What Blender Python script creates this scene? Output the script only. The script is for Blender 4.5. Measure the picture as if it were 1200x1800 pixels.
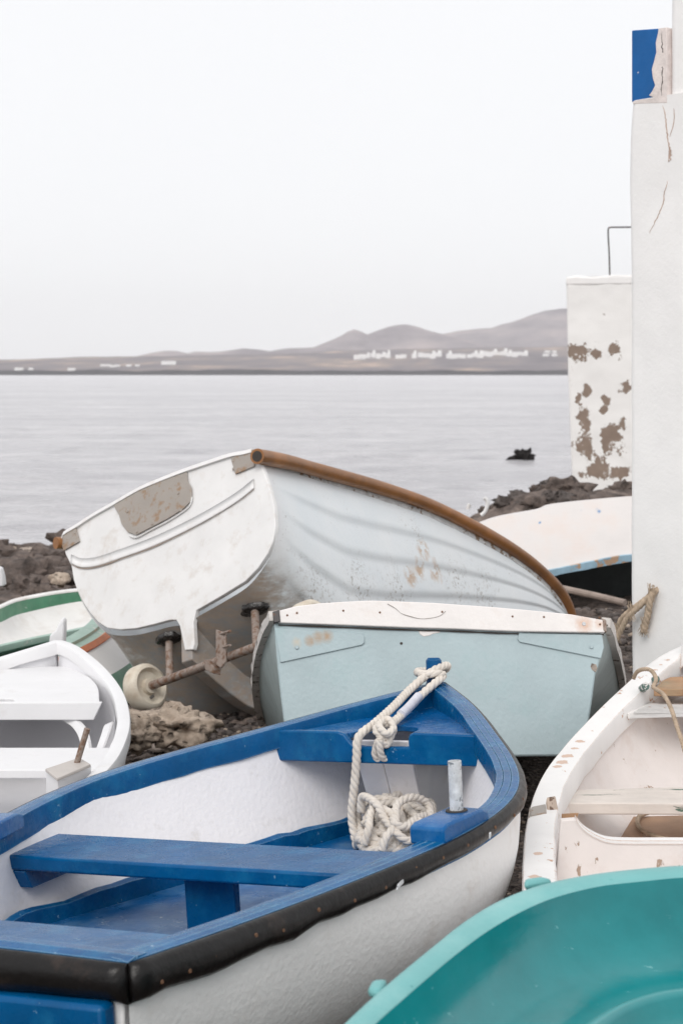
import bpy, bmesh, math, random
import numpy as np
from mathutils import Vector, Matrix, noise as mnoise

random.seed(7); rng = np.random.default_rng(7)
scene = bpy.context.scene
for o in list(bpy.data.objects): bpy.data.objects.remove(o)
COL = scene.collection

# ------------------------------------------------------------------ camera
FPX, HC = 3000.0, 1.9
PITCH = math.atan((900 - 657) / FPX)
cam_d = bpy.data.cameras.new('camera'); cam = bpy.data.objects.new('camera', cam_d); COL.objects.link(cam)
cam_d.sensor_fit = 'VERTICAL'; cam_d.sensor_height = 36.0; cam_d.sensor_width = 24.0
cam_d.lens = FPX * 36.0 / 1800.0
cam_d.clip_start = 0.05; cam_d.clip_end = 30000
cam.location = (0, 0, HC); cam.rotation_euler = (math.pi / 2 - PITCH, 0, 0)
cam_d.dof.use_dof = True; cam_d.dof.focus_distance = 5.9; cam_d.dof.aperture_fstop = 6.3
scene.camera = cam

# ------------------------------------------------------------------ world, sun, exposure
world = bpy.data.worlds.new('World'); scene.world = world; world.use_nodes = True
wt = world.node_tree; wt.nodes.clear()
w_out = wt.nodes.new('ShaderNodeOutputWorld'); w_bg = wt.nodes.new('ShaderNodeBackground')
SUN_EL, SUN_AZ = math.radians(44), math.radians(-163)       # azimuth from +Y clockwise: behind the camera's left shoulder
w_sky = wt.nodes.new('ShaderNodeTexSky'); w_sky.sky_type = 'NISHITA'; w_sky.sun_disc = False
w_sky.sun_elevation = SUN_EL; w_sky.sun_rotation = SUN_AZ
w_mix = wt.nodes.new('ShaderNodeMix'); w_mix.data_type = 'RGBA'; w_mix.inputs[0].default_value = 0.96
w_tc = wt.nodes.new('ShaderNodeTexCoord'); w_no = wt.nodes.new('ShaderNodeTexNoise')
w_no.inputs['Scale'].default_value = 1.6; w_no.inputs['Detail'].default_value = 3
w_rp = wt.nodes.new('ShaderNodeValToRGB')                     # an even overcast deck with soft faint cloud structure
w_rp.color_ramp.elements[0].position = .3; w_rp.color_ramp.elements[0].color = (9.35, 9.42, 9.6, 1)
w_rp.color_ramp.elements[1].position = .7; w_rp.color_ramp.elements[1].color = (9.75, 9.78, 9.9, 1)
wt.links.new(w_tc.outputs['Generated'], w_no.inputs['Vector']); wt.links.new(w_no.outputs['Fac'], w_rp.inputs[0])
wt.links.new(w_sky.outputs[0], w_mix.inputs[6]); wt.links.new(w_rp.outputs[0], w_mix.inputs[7])
wt.links.new(w_mix.outputs[2], w_bg.inputs[0]); w_bg.inputs[1].default_value = 0.1
wt.links.new(w_bg.outputs[0], w_out.inputs[0])
sun_d = bpy.data.lights.new('sun', 'SUN'); sun = bpy.data.objects.new('sun', sun_d); COL.objects.link(sun)
sun_d.energy = 1.5; sun_d.angle = math.radians(32); sun_d.color = (1, .965, .92)
sv = Vector((math.sin(SUN_AZ) * math.cos(SUN_EL), math.cos(SUN_AZ) * math.cos(SUN_EL), math.sin(SUN_EL)))
sun.rotation_euler = sv.to_track_quat('Z', 'Y').to_euler()
scene.view_settings.view_transform = 'Standard'; scene.view_settings.look = 'None'
scene.view_settings.exposure = 0.06; scene.view_settings.gamma = 1.0
scene.view_settings.use_curve_mapping = False
scene.render.engine = 'CYCLES'
scene.cycles.max_bounces = 8; scene.cycles.volume_bounces = 4
scene.cycles.use_denoising = True

# ------------------------------------------------------------------ helpers: space
def V(*a): return np.array(a, float)
def ray(u, v):
    x = (u - 600) / FPX; c = (900 - v) / FPX
    return V(x, math.cos(PITCH) + math.sin(PITCH) * c, -math.sin(PITCH) + math.cos(PITCH) * c)
def P(u, v, Y):
    d = ray(u, v); return V(0, 0, HC) + d * (Y / d[1])
def Pz(u, v, z):
    d = ray(u, v); return V(0, 0, HC) + d * ((z - HC) / d[2])
def Ppl(u, v, o, n):
    d = ray(u, v); c = V(0, 0, HC); return c + d * (np.dot(o - c, n) / np.dot(d, n))
def nrm(a): return a / (np.linalg.norm(a) + 1e-12)
def spline(pts, n):
    """Catmull-Rom through pts, resampled to n points at even arc length."""
    p = np.array(pts, float)
    if len(p) == 2: return p[0] + (p[1] - p[0]) * np.linspace(0, 1, n)[:, None]
    q = np.vstack([2 * p[0] - p[1], p, 2 * p[-1] - p[-2]]); out = []
    for i in range(1, len(q) - 2):
        a, b, c, d = q[i - 1:i + 3]
        for t in np.linspace(0, 1, 24, endpoint=False):
            out.append(.5 * (2 * b + (c - a) * t + (2 * a - 5 * b + 4 * c - d) * t * t + (3 * b - a - 3 * c + d) * t ** 3))
    out.append(p[-1]); out = np.array(out)
    s = np.r_[0, np.cumsum(np.linalg.norm(np.diff(out, axis=0), axis=1))]; ss = np.linspace(0, s[-1], n)
    return np.stack([np.interp(ss, s, out[:, k]) for k in range(out.shape[1])], 1)
def lerp(a, b, t): return a + (b - a) * t
def sstep(a, b, x): t = np.clip((x - a) / (b - a), 0, 1); return t * t * (3 - 2 * t)
def nz(p, s=1.0): return mnoise.noise(Vector(p) * s)

# ------------------------------------------------------------------ helpers: objects
def props(o, label=None, cat=None, group=None, kind=None):
    if label: o['label'] = label
    if cat: o['category'] = cat
    if group: o['group'] = group
    if kind: o['kind'] = kind
    return o
def thing(name, loc, label, cat, group=None):
    o = bpy.data.objects.new(name, None); COL.objects.link(o); o.empty_display_size = .1
    o.location = Vector([float(c) for c in loc]); return props(o, label, cat, group)
def mesh(name, verts, faces, mat, parent=None, loc=None, smooth=True, sharp=35, attrs=None, bevel=0, fmat=None, seg=2):
    v = np.array(verts, float)
    if parent is not None:
        off = V(0, 0, 0); q = parent
        while q is not None: off = off + np.array(q.location); q = q.parent
    else:
        off = np.array(loc, float) if loc is not None else V(*((v[:, :2].min(0) + v[:, :2].max(0)) / 2), v[:, 2].min())
    me = bpy.data.meshes.new(name); me.from_pydata((v - off).tolist(), [], [list(map(int, f)) for f in faces]); me.update()
    bm = bmesh.new(); bm.from_mesh(me); bmesh.ops.recalc_face_normals(bm, faces=bm.faces); bm.to_mesh(me); bm.free()
    for m in (mat if isinstance(mat, (list, tuple)) else [mat]): me.materials.append(m)
    if fmat is not None: me.polygons.foreach_set('material_index', np.array(fmat, dtype=np.int32))
    if smooth:
        me.polygons.foreach_set('use_smooth', np.ones(len(me.polygons), bool))
        if sharp: me.set_sharp_from_angle(angle=math.radians(sharp))
    for k, a in (attrs or {}).items():
        at = me.attributes.new(k, 'FLOAT', 'POINT'); at.data.foreach_set('value', np.array(a, dtype=np.float32))
    o = bpy.data.objects.new(name, me); COL.objects.link(o)
    if parent is not None: o.parent = parent
    else: o.location = off.tolist()
    if bevel:
        b = o.modifiers.new('edge', 'BEVEL'); b.width = bevel; b.segments = seg; b.limit_method = 'ANGLE'; b.angle_limit = math.radians(40)
        b.harden_normals = False
    return o
def grid_faces(n, m, close_m=False):
    f = []
    for i in range(n - 1):
        for j in range(m if close_m else m - 1):
            j2 = (j + 1) % m; f.append((i * m + j, i * m + j2, (i + 1) * m + j2, (i + 1) * m + j))
    return f
def skin(name, G, mat, parent, **k):
    G = np.array(G); n, m = G.shape[:2]
    return mesh(name, G.reshape(-1, 3), grid_faces(n, m), mat, parent, **k)
def sweep(name, path, prof, side, up, mat, parent=None, cap=True, scale=None, wob=0, **k):
    """profile (a along side, b along up) carried along path; side/up per point"""
    path = np.array(path); n = len(path); m = len(prof); pr = np.array(prof, float)
    side = np.broadcast_to(np.array(side, float), (n, 3)); up = np.broadcast_to(np.array(up, float), (n, 3))
    vs = []
    for i in range(n):
        s = 1 if scale is None else scale[i]
        w = 1 + (wob * nz(path[i], 9) if wob else 0)
        for a, b in pr: vs.append(path[i] + side[i] * a * s * w + up[i] * b * s * w)
    f = grid_faces(n, m, True)
    if cap: f += [tuple(range(m))[::-1], tuple((n - 1) * m + j for j in range(m))]
    return mesh(name, vs, f, mat, parent, **k)
def frames(path, ref=(0, 0, 1)):
    p = np.array(path, float); t = np.gradient(p, axis=0); t = t / (np.linalg.norm(t, axis=1)[:, None] + 1e-12)
    r = np.array(ref, float)
    s = np.cross(t[0], r); 
    if np.linalg.norm(s) < .2: s = np.cross(t[0], V(1, .2, 0))
    s = nrm(s); S = [s]
    for i in range(1, len(p)):
        s = S[-1] - t[i] * np.dot(S[-1], t[i]); S.append(nrm(s))
    S = np.array(S); return t, S, np.cross(S, t)
def circle(r, n=12, r2=None): return [(r * math.cos(2 * math.pi * i / n), (r2 or r) * math.sin(2 * math.pi * i / n)) for i in range(n)]
def tube(name, path, r, mat, parent=None, n=12, scale=None, **k):
    t, s, u = frames(path); return sweep(name, path, circle(r, n), s, u, mat, parent, scale=scale, **k)
def prism(name, poly, vec, mat, parent=None, bevel=.003, **k):
    p = np.array(poly, float); n = len(p); v = np.vstack([p, p + np.array(vec, float)])
    f = [tuple(range(n)), tuple(range(2 * n - 1, n - 1, -1))] + [(i, (i + 1) % n, n + (i + 1) % n, n + i) for i in range(n)]
    return mesh(name, v, f, mat, parent, bevel=bevel, **k)
def box(name, c, ax, ay, az, mat, parent=None, bevel=.004, **k):
    c, ax, ay, az = map(lambda q: np.array(q, float), (c, ax, ay, az))
    return prism(name, [c - ax - ay - az, c + ax - ay - az, c + ax + ay - az, c - ax + ay - az], 2 * az, mat, parent, bevel, **k)
def rock_mesh(r, sub=3, amp=.45, seed=0, f=1.5):
    bm = bmesh.new(); bmesh.ops.create_icosphere(bm, subdivisions=sub, radius=1)
    o = Vector((seed * 7.3, seed * 3.1, seed * 1.7)); rg = lambda q: .30 - abs(mnoise.noise(q))
    for v in bm.verts:
        d = v.co.normalized(); k = 1 + amp * mnoise.noise(d * f + o) + amp * .9 * rg(d * f * 2.1 + o) + amp * .6 * rg(d * f * 4.6 + o) + amp * .35 * rg(d * f * 9.5 + o)
        v.co = d * k * r
    V_ = np.array([v.co[:] for v in bm.verts]); F = [[v.index for v in f_.verts] for f_ in bm.faces]; bm.free(); return V_, F

# ------------------------------------------------------------------ helpers: materials
class NT:
    def __init__(s, name):
        s.m = bpy.data.materials.new(name); s.m.use_nodes = True; s.t = s.m.node_tree; s.t.nodes.clear()
        s.out = s.n('ShaderNodeOutputMaterial'); s.b = s.n('ShaderNodeBsdfPrincipled'); s.l(s.b.outputs[0], s.out.inputs[0])
        s.tc = s.n('ShaderNodeTexCoord').outputs['Object']
    def n(s, t): return s.t.nodes.new(t)
    def l(s, a, b): s.t.links.new(a, b)
    def set(s, sock, v):
        if hasattr(v, 'links') or isinstance(v, bpy.types.NodeSocket): s.l(v, sock)
        elif isinstance(v, (tuple, list)): sock.default_value = tuple(v) + ((1,) if len(v) == 3 and len(sock.default_value) == 4 else ())
        else: sock.default_value = v
    def map(s, sc=(1, 1, 1), loc=(0, 0, 0), rot=(0, 0, 0), vec=None):
        n = s.n('ShaderNodeMapping'); s.l(vec or s.tc, n.inputs[0]); n.inputs['Scale'].default_value = sc; n.inputs['Location'].default_value = loc; n.inputs['Rotation'].default_value = rot
        return n.outputs[0]
    def noise(s, scale, detail=4, rough=.55, vec=None, dist=0):
        n = s.n('ShaderNodeTexNoise'); s.l(vec or s.tc, n.inputs['Vector']); n.inputs['Scale'].default_value = scale
        n.inputs['Detail'].default_value = detail; n.inputs['Roughness'].default_value = rough; n.inputs['Distortion'].default_value = dist
        return n.outputs['Fac']
    def voro(s, scale, feature='F1', vec=None, out='Distance'):
        n = s.n('ShaderNodeTexVoronoi'); n.feature = feature; s.l(vec or s.tc, n.inputs['Vector']); n.inputs['Scale'].default_value = scale
        return n.outputs[out]
    def ramp(s, f, *stops, interp='LINEAR'):
        n = s.n('ShaderNodeValToRGB'); n.color_ramp.interpolation = interp; e = n.color_ramp.elements
        while len(e) < len(stops): e.new(.5)
        for k, (p, c) in zip(e, stops):
            k.position = p; k.color = (c, c, c, 1) if not isinstance(c, (tuple, list)) else tuple(c) + (1,)
        s.l(f, n.inputs[0]); return n.outputs[0]
    def mix(s, f, a, b, mode='MIX'):
        n = s.n('ShaderNodeMix'); n.data_type = 'RGBA'; n.blend_type = mode
        s.set(n.inputs[0], f); s.set(n.inputs[6], a); s.set(n.inputs[7], b); return n.outputs[2]
    def math(s, op, a, b=0.0, c=None, clamp=False):
        n = s.n('ShaderNodeMath'); n.operation = op; n.use_clamp = clamp; s.set(n.inputs[0], a); s.set(n.inputs[1], b)
        if c is not None: s.set(n.inputs[2], c)
        return n.outputs[0]
    def attr(s, name):
        n = s.n('ShaderNodeAttribute'); n.attribute_name = name; return n.outputs['Fac']
    def spots(s, pts, r0, r1, wob=.4, wscale=60):
        """1 at the given object-space points, 0 beyond r1; ragged edge"""
        w = s.math('MULTIPLY', s.math('SUBTRACT', s.noise(wscale, 4), .5), 2 * wob * r1); tot = None
        for p in pts:
            r_a, r_b = (r0, r1) if len(p) == 3 else (r0 * p[3], r1 * p[3])
            n = s.n('ShaderNodeVectorMath'); n.operation = 'DISTANCE'; s.l(s.tc, n.inputs[0]); n.inputs[1].default_value = p[:3]
            m = s.n('ShaderNodeMapRange'); s.l(s.math('ADD', n.outputs['Value'], w), m.inputs[0])
            m.inputs[1].default_value = r_a; m.inputs[2].default_value = r_b; m.inputs[3].default_value = 1; m.inputs[4].default_value = 0
            tot = m.outputs[0] if tot is None else s.math('MAXIMUM', tot, m.outputs[0])
        return tot
    def bump(s, h, strength=.5, dist=.01, prev=None):
        n = s.n('ShaderNodeBump'); s.set(n.inputs['Height'], h); n.inputs['Strength'].default_value = strength; n.inputs['Distance'].default_value = dist
        if prev is not None: s.l(prev, n.inputs['Normal'])
        return n.outputs[0]
    def fin(s, col=None, rough=None, nor=None, metal=None, spec=None, coat=None):
        if col is not None: s.set(s.b.inputs['Base Color'], col)
        if rough is not None: s.set(s.b.inputs['Roughness'], rough)
        if nor is not None: s.l(nor, s.b.inputs['Normal'])
        if metal is not None: s.set(s.b.inputs['Metallic'], metal)
        if spec is not None: s.set(s.b.inputs['Specular IOR Level'], spec)
        if coat is not None: s.b.inputs['Coat Weight'].default_value = coat; s.b.inputs['Coat Roughness'].default_value = .15
        return s.m
def paint(name, col, rough=.4, var=.12, vs=6, chip=None, chip_amt=.0, chip_s=28, chip_st=(1, 1, 1), dirt=None, dirt_amt=0., dirt_s=5,
          bump=.35, bs=45, bst=(1, 1, 1), spec=.5, bd=.004, spots=None, orange=0, grain=0, edge=None, edge_r=.007):
    """brushed boat paint: tone drift, brush texture, chips to what lies beneath, dirt and optional rust spots"""
    t = NT(name)
    c2 = tuple(max(0, x * (1 - var)) for x in col); c1 = tuple(min(1, x * (1 + var * .6)) for x in col)
    c = t.mix(t.ramp(t.noise(vs, 5, .6), (.3, 0), (.7, 1)), c2, c1)
    h = t.noise(bs, 5, .6, t.map(bst))
    if orange: h = t.math('ADD', h, t.math('MULTIPLY', t.noise(orange, 2, .4), 1.4))
    if grain:
        g = t.noise(grain, 6, .65, t.map(bst)); c = t.mix(t.math('MULTIPLY', t.ramp(g, (.52, 0), (.72, 1)), .35), c, tuple(x * .55 for x in col))
    if dirt is not None and dirt_amt > 0:
        d = t.math('MULTIPLY', t.ramp(t.noise(dirt_s, 8, .68), (.62 - dirt_amt * .5, 0), (.9 - dirt_amt * .3, 1)), .75); c = t.mix(d, c, dirt)
    if chip is not None and chip_amt > 0:
        k = t.ramp(t.math('MULTIPLY', t.noise(chip_s, 7, .66, t.map(chip_st)), t.math('ADD', t.noise(chip_s * .17, 3), .55)), (.80 - chip_amt, 0), (.815 - chip_amt, 1))
        c = t.mix(k, c, chip); h = t.math('SUBTRACT', h, t.math('MULTIPLY', k, .8))
    for (pts, r0, r1, scol, strength) in (spots or []):
        k_ = t.spots(pts, r0, r1)
        if strength < 0: k_ = t.ramp(t.math('MULTIPLY', k_, t.math('ADD', t.noise(34, 8, .72, t.map((1, 1, 1))), .25)), (.44, 0), (.47, 1)); strength = -strength; h = t.math('SUBTRACT', h, t.math('MULTIPLY', k_, .8))
        c = t.mix(t.math('MULTIPLY', k_, strength), c, scol)
    if edge is not None:            # paint rubbed off along the arrises
        bv = t.n('ShaderNodeBevel'); bv.samples = 4; bv.inputs[0].default_value = edge_r; ge = t.n('ShaderNodeNewGeometry')
        dt = t.n('ShaderNodeVectorMath'); dt.operation = 'DOT_PRODUCT'; t.l(bv.outputs[0], dt.inputs[0]); t.l(ge.outputs['Normal'], dt.inputs[1])
        e_ = t.ramp(t.math('ADD', t.math('SUBTRACT', 1.0, dt.outputs['Value']), t.math('MULTIPLY', t.math('SUBTRACT', t.noise(38, 7, .7), .56), .5)), (.10, 0), (.16, .9))
        c = t.mix(e_, c, edge)
    r = t.math('ADD', t.math('MULTIPLY', t.noise(vs * 3, 4), .22), rough - .11)
    return t.fin(c, r, t.bump(h, bump, bd), spec=spec)
def metal(name, col, rust=(.22, .09, .03), amt=.4, rough=.45, met=.8, s=30):
    t = NT(name); k = t.ramp(t.noise(s, 7, .65), (.62 - amt * .35, 0), (.72 - amt * .3, 1))
    return t.fin(t.mix(k, t.mix(t.noise(9, 4), tuple(x * .75 for x in col), col), rust), t.math('ADD', t.math('MULTIPLY', k, .35), rough), t.bump(t.noise(s * 3, 5), .25, .002), t.math('MULTIPLY', t.math('SUBTRACT', 1.0, k), met))
# ------------------------------------------------------------------ materials
def mat_ground():
    t = NT('volcanic_gravel')
    v1 = t.voro(55, out='Color'); v2 = t.voro(16, out='Color'); n = t.noise(2.2, 6)
    g = t.n('ShaderNodeSeparateColor'); t.l(v1, g.inputs[0]); g2 = t.n('ShaderNodeSeparateColor'); t.l(v2, g2.inputs[0])
    c = t.ramp(g.outputs[0], (0, (.04, .034, .031)), (.6, (.10, .08, .069)), (.88, (.20, .16, .135)), (1, (.42, .35, .29)))
    c = t.mix(t.math('MULTIPLY', g2.outputs[1], .5), c, (.07, .056, .05)); c = t.mix(t.ramp(n, (.35, 0), (.7, .6)), c, (.125, .10, .086))
    h = t.math('ADD', t.voro(55), t.math('MULTIPLY', t.voro(16), 1.5)); h = t.math('ADD', h, t.math('MULTIPLY', t.noise(120, 4), .5))
    return t.fin(c, .85, t.bump(h, .9, .02), spec=.3)
def mat_lava():
    t = NT('lava_rock')
    n = t.noise(3.2, 8, .7); c = t.ramp(n, (.3, (.034, .028, .025)), (.44, (.125, .098, .086)), (.58, (.23, .18, .155)), (.76, (.42, .33, .275)))
    h = t.math('ADD', t.noise(9, 8, .7), t.math('MULTIPLY', t.voro(14), .7))
    return t.fin(c, .8, t.bump(h, 1.0, .06), spec=.35)
def mat_stone(name, a, b, s=14):
    t = NT(name); n = t.noise(s, 7, .68); pit = t.ramp(t.math('ADD', t.voro(s * 1.1), t.math('MULTIPLY', t.math('SUBTRACT', t.noise(s * 2, 5), .5), .4)), (.12, 1), (.34, 0))
    c = t.mix(t.ramp(n, (.35, 0), (.65, 1)), a, b); c = t.mix(t.math('MULTIPLY', pit, .6), c, tuple(x * .25 for x in b))
    return t.fin(c, .9, t.bump(t.math('SUBTRACT', n, pit), 1.0, .03), spec=.2)
def mat_sea():
    t = NT('sea_water')
    w = t.math('ADD', t.noise(.35, 7, .68, t.map((.4, 1, 1))), t.math('MULTIPLY', t.noise(1.7, 6, .66, t.map((.5, 1, 1))), .6)); st = t.noise(.10, 8, .72, t.map((.12, 1, 1)))
    foam = t.ramp(t.math('ADD', t.attr('shore'), t.math('MULTIPLY', t.noise(.8, 7, .7, t.map((.25, 1, 1))), .55)), (.78, 0), (1.15, .8))
    c = t.mix(t.ramp(t.noise(.05, 4, .6, t.map((.2, 1, 1))), (.3, 0), (.7, 1)), (.66, .64, .66), (.75, .73, .75))
    c = t.mix(t.ramp(st, (.42, 0), (.62, .5)), c, (.44, .425, .45)); c = t.mix(t.ramp(w, (.70, 0), (1.0, .6)), c, (.36, .35, .375)); sw = t.noise(.035, 5, .6, t.map((.35, 1, 1))); c = t.mix(t.ramp(sw, (.45, 0), (.62, .4)), c, (.42, .41, .44)); rp = t.math('ADD', t.math('MULTIPLY', t.noise(2.2, 6, .66, t.map((.45, 1, 1)), .8), .6), t.math('MULTIPLY', t.noise(.22, 5, .66, t.map((.4, 1, 1)), .5), .4)); c = t.mix(t.ramp(rp, (.49, 0), (.60, .6)), c, (.44, .43, .46)); c = t.mix(foam, c, (.74, .73, .75))  # dark ripple and swell bands: wave shading put into the water colour
    return t.fin(c, t.math('ADD', .2, t.math('MULTIPLY', foam, .4)), t.bump(w, 1.0, 1.0), spec=.5)
def mat_far(name, stops, s=.004):
    t = NT(name); n = t.noise(s, 7, .62, t.map((1, .5, 3)))
    return t.fin(t.ramp(n, *stops), .95, spec=.05)
def mat_plaster(name, col, s=3, peel=None, peel_pts=None, cracks=(), damp=None):
    t = NT(name); n = t.noise(s, 6, .6)
    c = t.mix(t.ramp(n, (.3, 0), (.7, 1)), tuple(x * .955 for x in col), col)
    c = t.mix(t.math('MULTIPLY', t.ramp(t.noise(s * .35, 5, .6), (.55, 0), (.8, 1)), .4), c, (col[0] * .93, col[1] * .87, col[2] * .84))
    h = t.math('ADD', t.math('MULTIPLY', t.noise(7, 5, .6), 1.2), t.math('MULTIPLY', t.noise(55, 5, .6), .35))
    if peel is not None:
        k = t.attr('peel'); k = t.math('ADD', k, t.math('MULTIPLY', t.math('SUBTRACT', t.noise(5.5, 9, .72), .5), 3.2)); k = t.ramp(k, (.50, 0), (.53, 1))
        pc = t.mix(t.noise(11, 6, .6), peel, tuple(x * .62 for x in peel)); c = t.mix(k, c, pc); h = t.math('SUBTRACT', h, t.math('MULTIPLY', k, 2.2))
    return t.fin(c, .88, t.bump(h, .30, .012), spec=.25)
M = {}
M['ground'] = mat_ground(); M['lava'] = mat_lava(); M['sea'] = mat_sea()
M['tan_stone'] = mat_stone('tan_stone', (.60, .50, .41), (.36, .28, .22))
M['grey_stone'] = mat_stone('grey_stone', (.17, .145, .135), (.075, .063, .058))
M['pale_stone'] = mat_stone('pale_stone', (.52, .44, .38), (.34, .28, .24), 22)
M['plain'] = mat_far('coast_plain', ((.25, (.12, .105, .12)), (.5, (.20, .175, .185)), (.60, (.29, .235, .21)), (.70, (.55, .41, .33)), (.85, (.28, .235, .225))), .006)
M['cone'] = mat_far('hill_slope', ((.30, (.18, .16, .178)), (.5, (.285, .255, .268)), (.70, (.42, .36, .355))), .005)  # hill tones lightened to carry part of the distance haze
M['shore_rock'] = mat_far('shore_rock', ((.3, (.03, .03, .035)), (.7, (.06, .056, .06))), .02)
M['house'] = paint('house_white', (.86, .85, .84), .8, .03)
M['wall'] = mat_plaster('whitewash', (.885, .87, .862))
M['ruin'] = mat_plaster('peeling_whitewash', (.87, .855, .84), 2.5, peel=(.34, .26, .21))
M['wall_blue'] = paint('wall_blue', (.001, .105, .34), .75, .12, chip=(.75, .70, .68), chip_amt=.10, chip_s=16, bump=.3)
M['bare_plaster'] = paint('bare_plaster', (.76, .68, .65), .9, .15, 14, bump=.7, bs=30, bd=.01)
M['dark'] = paint('crack_dark', (.05, .04, .035), .9)
M['crack'] = paint('crack_rust', (.52, .38, .31), .9, .3, 30)
M['black_iron'] = metal('dark_iron', (.09, .085, .085), amt=.2)

# ------------------------------------------------------------------ the ground, sea and far land
SEA = -0.9
def ground_h(x, y):
    z = -1.75 * sstep(12, 34, y) 
    z += .36 * math.exp(-((y - 17.5) / 3.4) ** 2) * (1 - float(sstep(-2.2, -.4, x)))           # rocky bank on the left
    cx = float(sstep(.3, 2.4, x)); crest = 20.5
    bank = sstep(crest - 3.6, crest - .6, y) * (1 - sstep(crest + 3, crest + 15, y))
    z += (1.06 * bank) * cx                                                                   # lava bank on the right
    z += .05 * nz((x, y, 0), .6) + .025 * nz((x, y, 3), 2.3)
    rough = max(0.0, float(sstep(12.5, 15, y)))
    z += rough * (.09 * nz((x, y, 9), 1.7) + .13 * (.25 - abs(nz((x, y, 5), 3.1))) + .08 * (.25 - abs(nz((x, y, 2), 7.3))))
    return float(z)
ys = np.concatenate([np.linspace(-6, 4, 12), np.linspace(4.3, 26, 250), np.linspace(26.5, 60, 20)])
xs = np.concatenate([np.linspace(-60, -6, 14), np.linspace(-5.5, 6.5, 190), np.linspace(7, 60, 14)])
gv = [(x, y, ground_h(x, y)) for y in ys for x in xs]
gf = grid_faces(len(ys), len(xs))
fm = [1 if (ys[i // (len(xs) - 1)] > 13.5) else 0 for i in range(len(gf))]
props(mesh('ground', gv, gf, [M['ground'], M['lava']], loc=(0, 0, 0), sharp=0, fmat=fm), kind='structure')

n_y, n_x = 420, 330; vv = []; sh = []
yy = np.exp(np.linspace(math.log(17), math.log(8000), n_y))
for y in yy:
    for j in range(n_x):
        s = (j / (n_x - 1) - .5) * 2; x = s * (.34 * y + 10 + (y > 1500) * 0)
        a = 1 / (1 + (y / 260) ** 2)
        z = SEA + a * (.10 * nz((x * .35, y * 1.0, 1), .55) + .075 * nz((x * .5, y, 4), 1.5))
        br = math.exp(-((y - 56 - 1.2 * nz((x, 0, 0), .3)) / .9) ** 2) * float(sstep(-1.5, .5, x) * (1 - sstep(2.6, 4.2, x)))
        z += .16 * br
        vv.append((x, y, z))
        near = float(1 - sstep(27, 52, y)); r = float(1 - sstep(30, 66, y)) * float(sstep(0, 4, x))
        sh.append(max(near * .55, r * .75, .45 * br))
props(mesh('sea', vv, grid_faces(n_y, n_x), M['sea'], loc=(0, 0, SEA), sharp=0, attrs={'shore': sh}), kind='structure')

def vz(v, y): return HC - y * (v - 657) / FPX
def land_grid(name, x0, x1, nx, ylist, fn, m):
    vs = [(x, y, fn(x, y)) for y in ylist for x in np.linspace(x0, x1, nx)]
    return props(mesh(name, vs, grid_faces(len(ylist), nx), m, loc=((x0 + x1) / 2, ylist[0], 0), sharp=0), kind='structure')
def plain_v(x, y):                       # height of the coastal plain: low at the left, rising inland on the right
    left = float(np.interp((x / y) * FPX + 600, [-900, -200, 0, 300, 560, 1000, 1500], [646, 644, 640, 634, 628, 622, 620]))
    t = (y - 3480) / 900
    return HC + 4300 * (657 - left) / FPX * min(t, 1.6) ** .9 if t > 0 else SEA - 3
def plain_h(x, y): return plain_v(x, y) + (3.5 * nz((x, y, 0), .006) + 1.6 * nz((x, y, 2), .02)) * float(sstep(3480, 3560, y)) + 6 * float(sstep(3460, 3490, y)) - 2
land_grid('coastal_plain', -3200, 3200, 300, list(np.linspace(3455, 4700, 46)) + list(np.linspace(4750, 7600, 12)), plain_h, M['plain'])
def ridge(name, y0, w, prof, mat_, nx=260, seed=0):
    us = [p[0] for p in prof]; vs_ = [p[1] for p in prof]
    def h(x, y):
        u = x / y0 * FPX + 600; top = HC + y0 * (657 - float(np.interp(u, us, vs_))) / FPX
        k = math.exp(-((y - y0) / w) ** 2); er = nz((x, y * .6, seed), .006) * .10 + nz((x, y * .6, seed), .018) * .045
        return top * k * (1 + er * (1 - .6 * k)) - 14 * (1 - k)
    return land_grid(name, (us[0] - 600) / FPX * y0, (us[-1] - 600) / FPX * y0, nx, list(np.linspace(y0 - 2.2 * w, y0 + 1.6 * w, 40)), h, mat_)
ridge('low_hill', 4900, 330, [(-300, 668), (150, 650), (200, 632), (240, 626), (270, 619), (292, 616), (310, 617), (330, 621), (345, 618), (370, 619), (400, 616), (430, 612), (452, 614), (475, 618), (510, 613), (545, 611), (575, 612), (600, 616), (680, 622), (760, 640), (860, 665)], M['cone'], seed=3)
ridge('volcano_hill', 5500, 420, [(420, 668), (500, 630), (545, 613), (560, 607), (580, 599), (600, 591), (612, 584), (622, 580.5), (632, 583), (645, 589), (660, 583), (680, 576), (695, 573), (712, 573), (730, 577), (750, 583), (772, 588), (800, 594), (840, 606), (920, 625), (1000, 650), (1100, 668)], M['cone'], seed=5)
ridge('mountain', 6900, 700, [(560, 668), (640, 620), (720, 596), (775, 588), (800, 583), (830, 580), (862, 579), (885, 571), (905, 564), (930, 556), (950, 550), (975, 546), (1000, 544), (1060, 541), (1120, 545), (1200, 560), (1300, 580), (1500, 620), (1700, 668)], M['cone'], seed=8)
# dark lava shore at the water's edge
def shore_h(x, y): return SEA + (11 + 3.5 * nz((x, y, 0), .012) + 1.4 * nz((x, y, 1), .05)) * math.exp(-((y - 3440) / 26) ** 2) - 1.0
land_grid('lava_shore', -2600, 2600, 420, list(np.linspace(3385, 3500, 14)), shore_h, M['shore_rock'])

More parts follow.
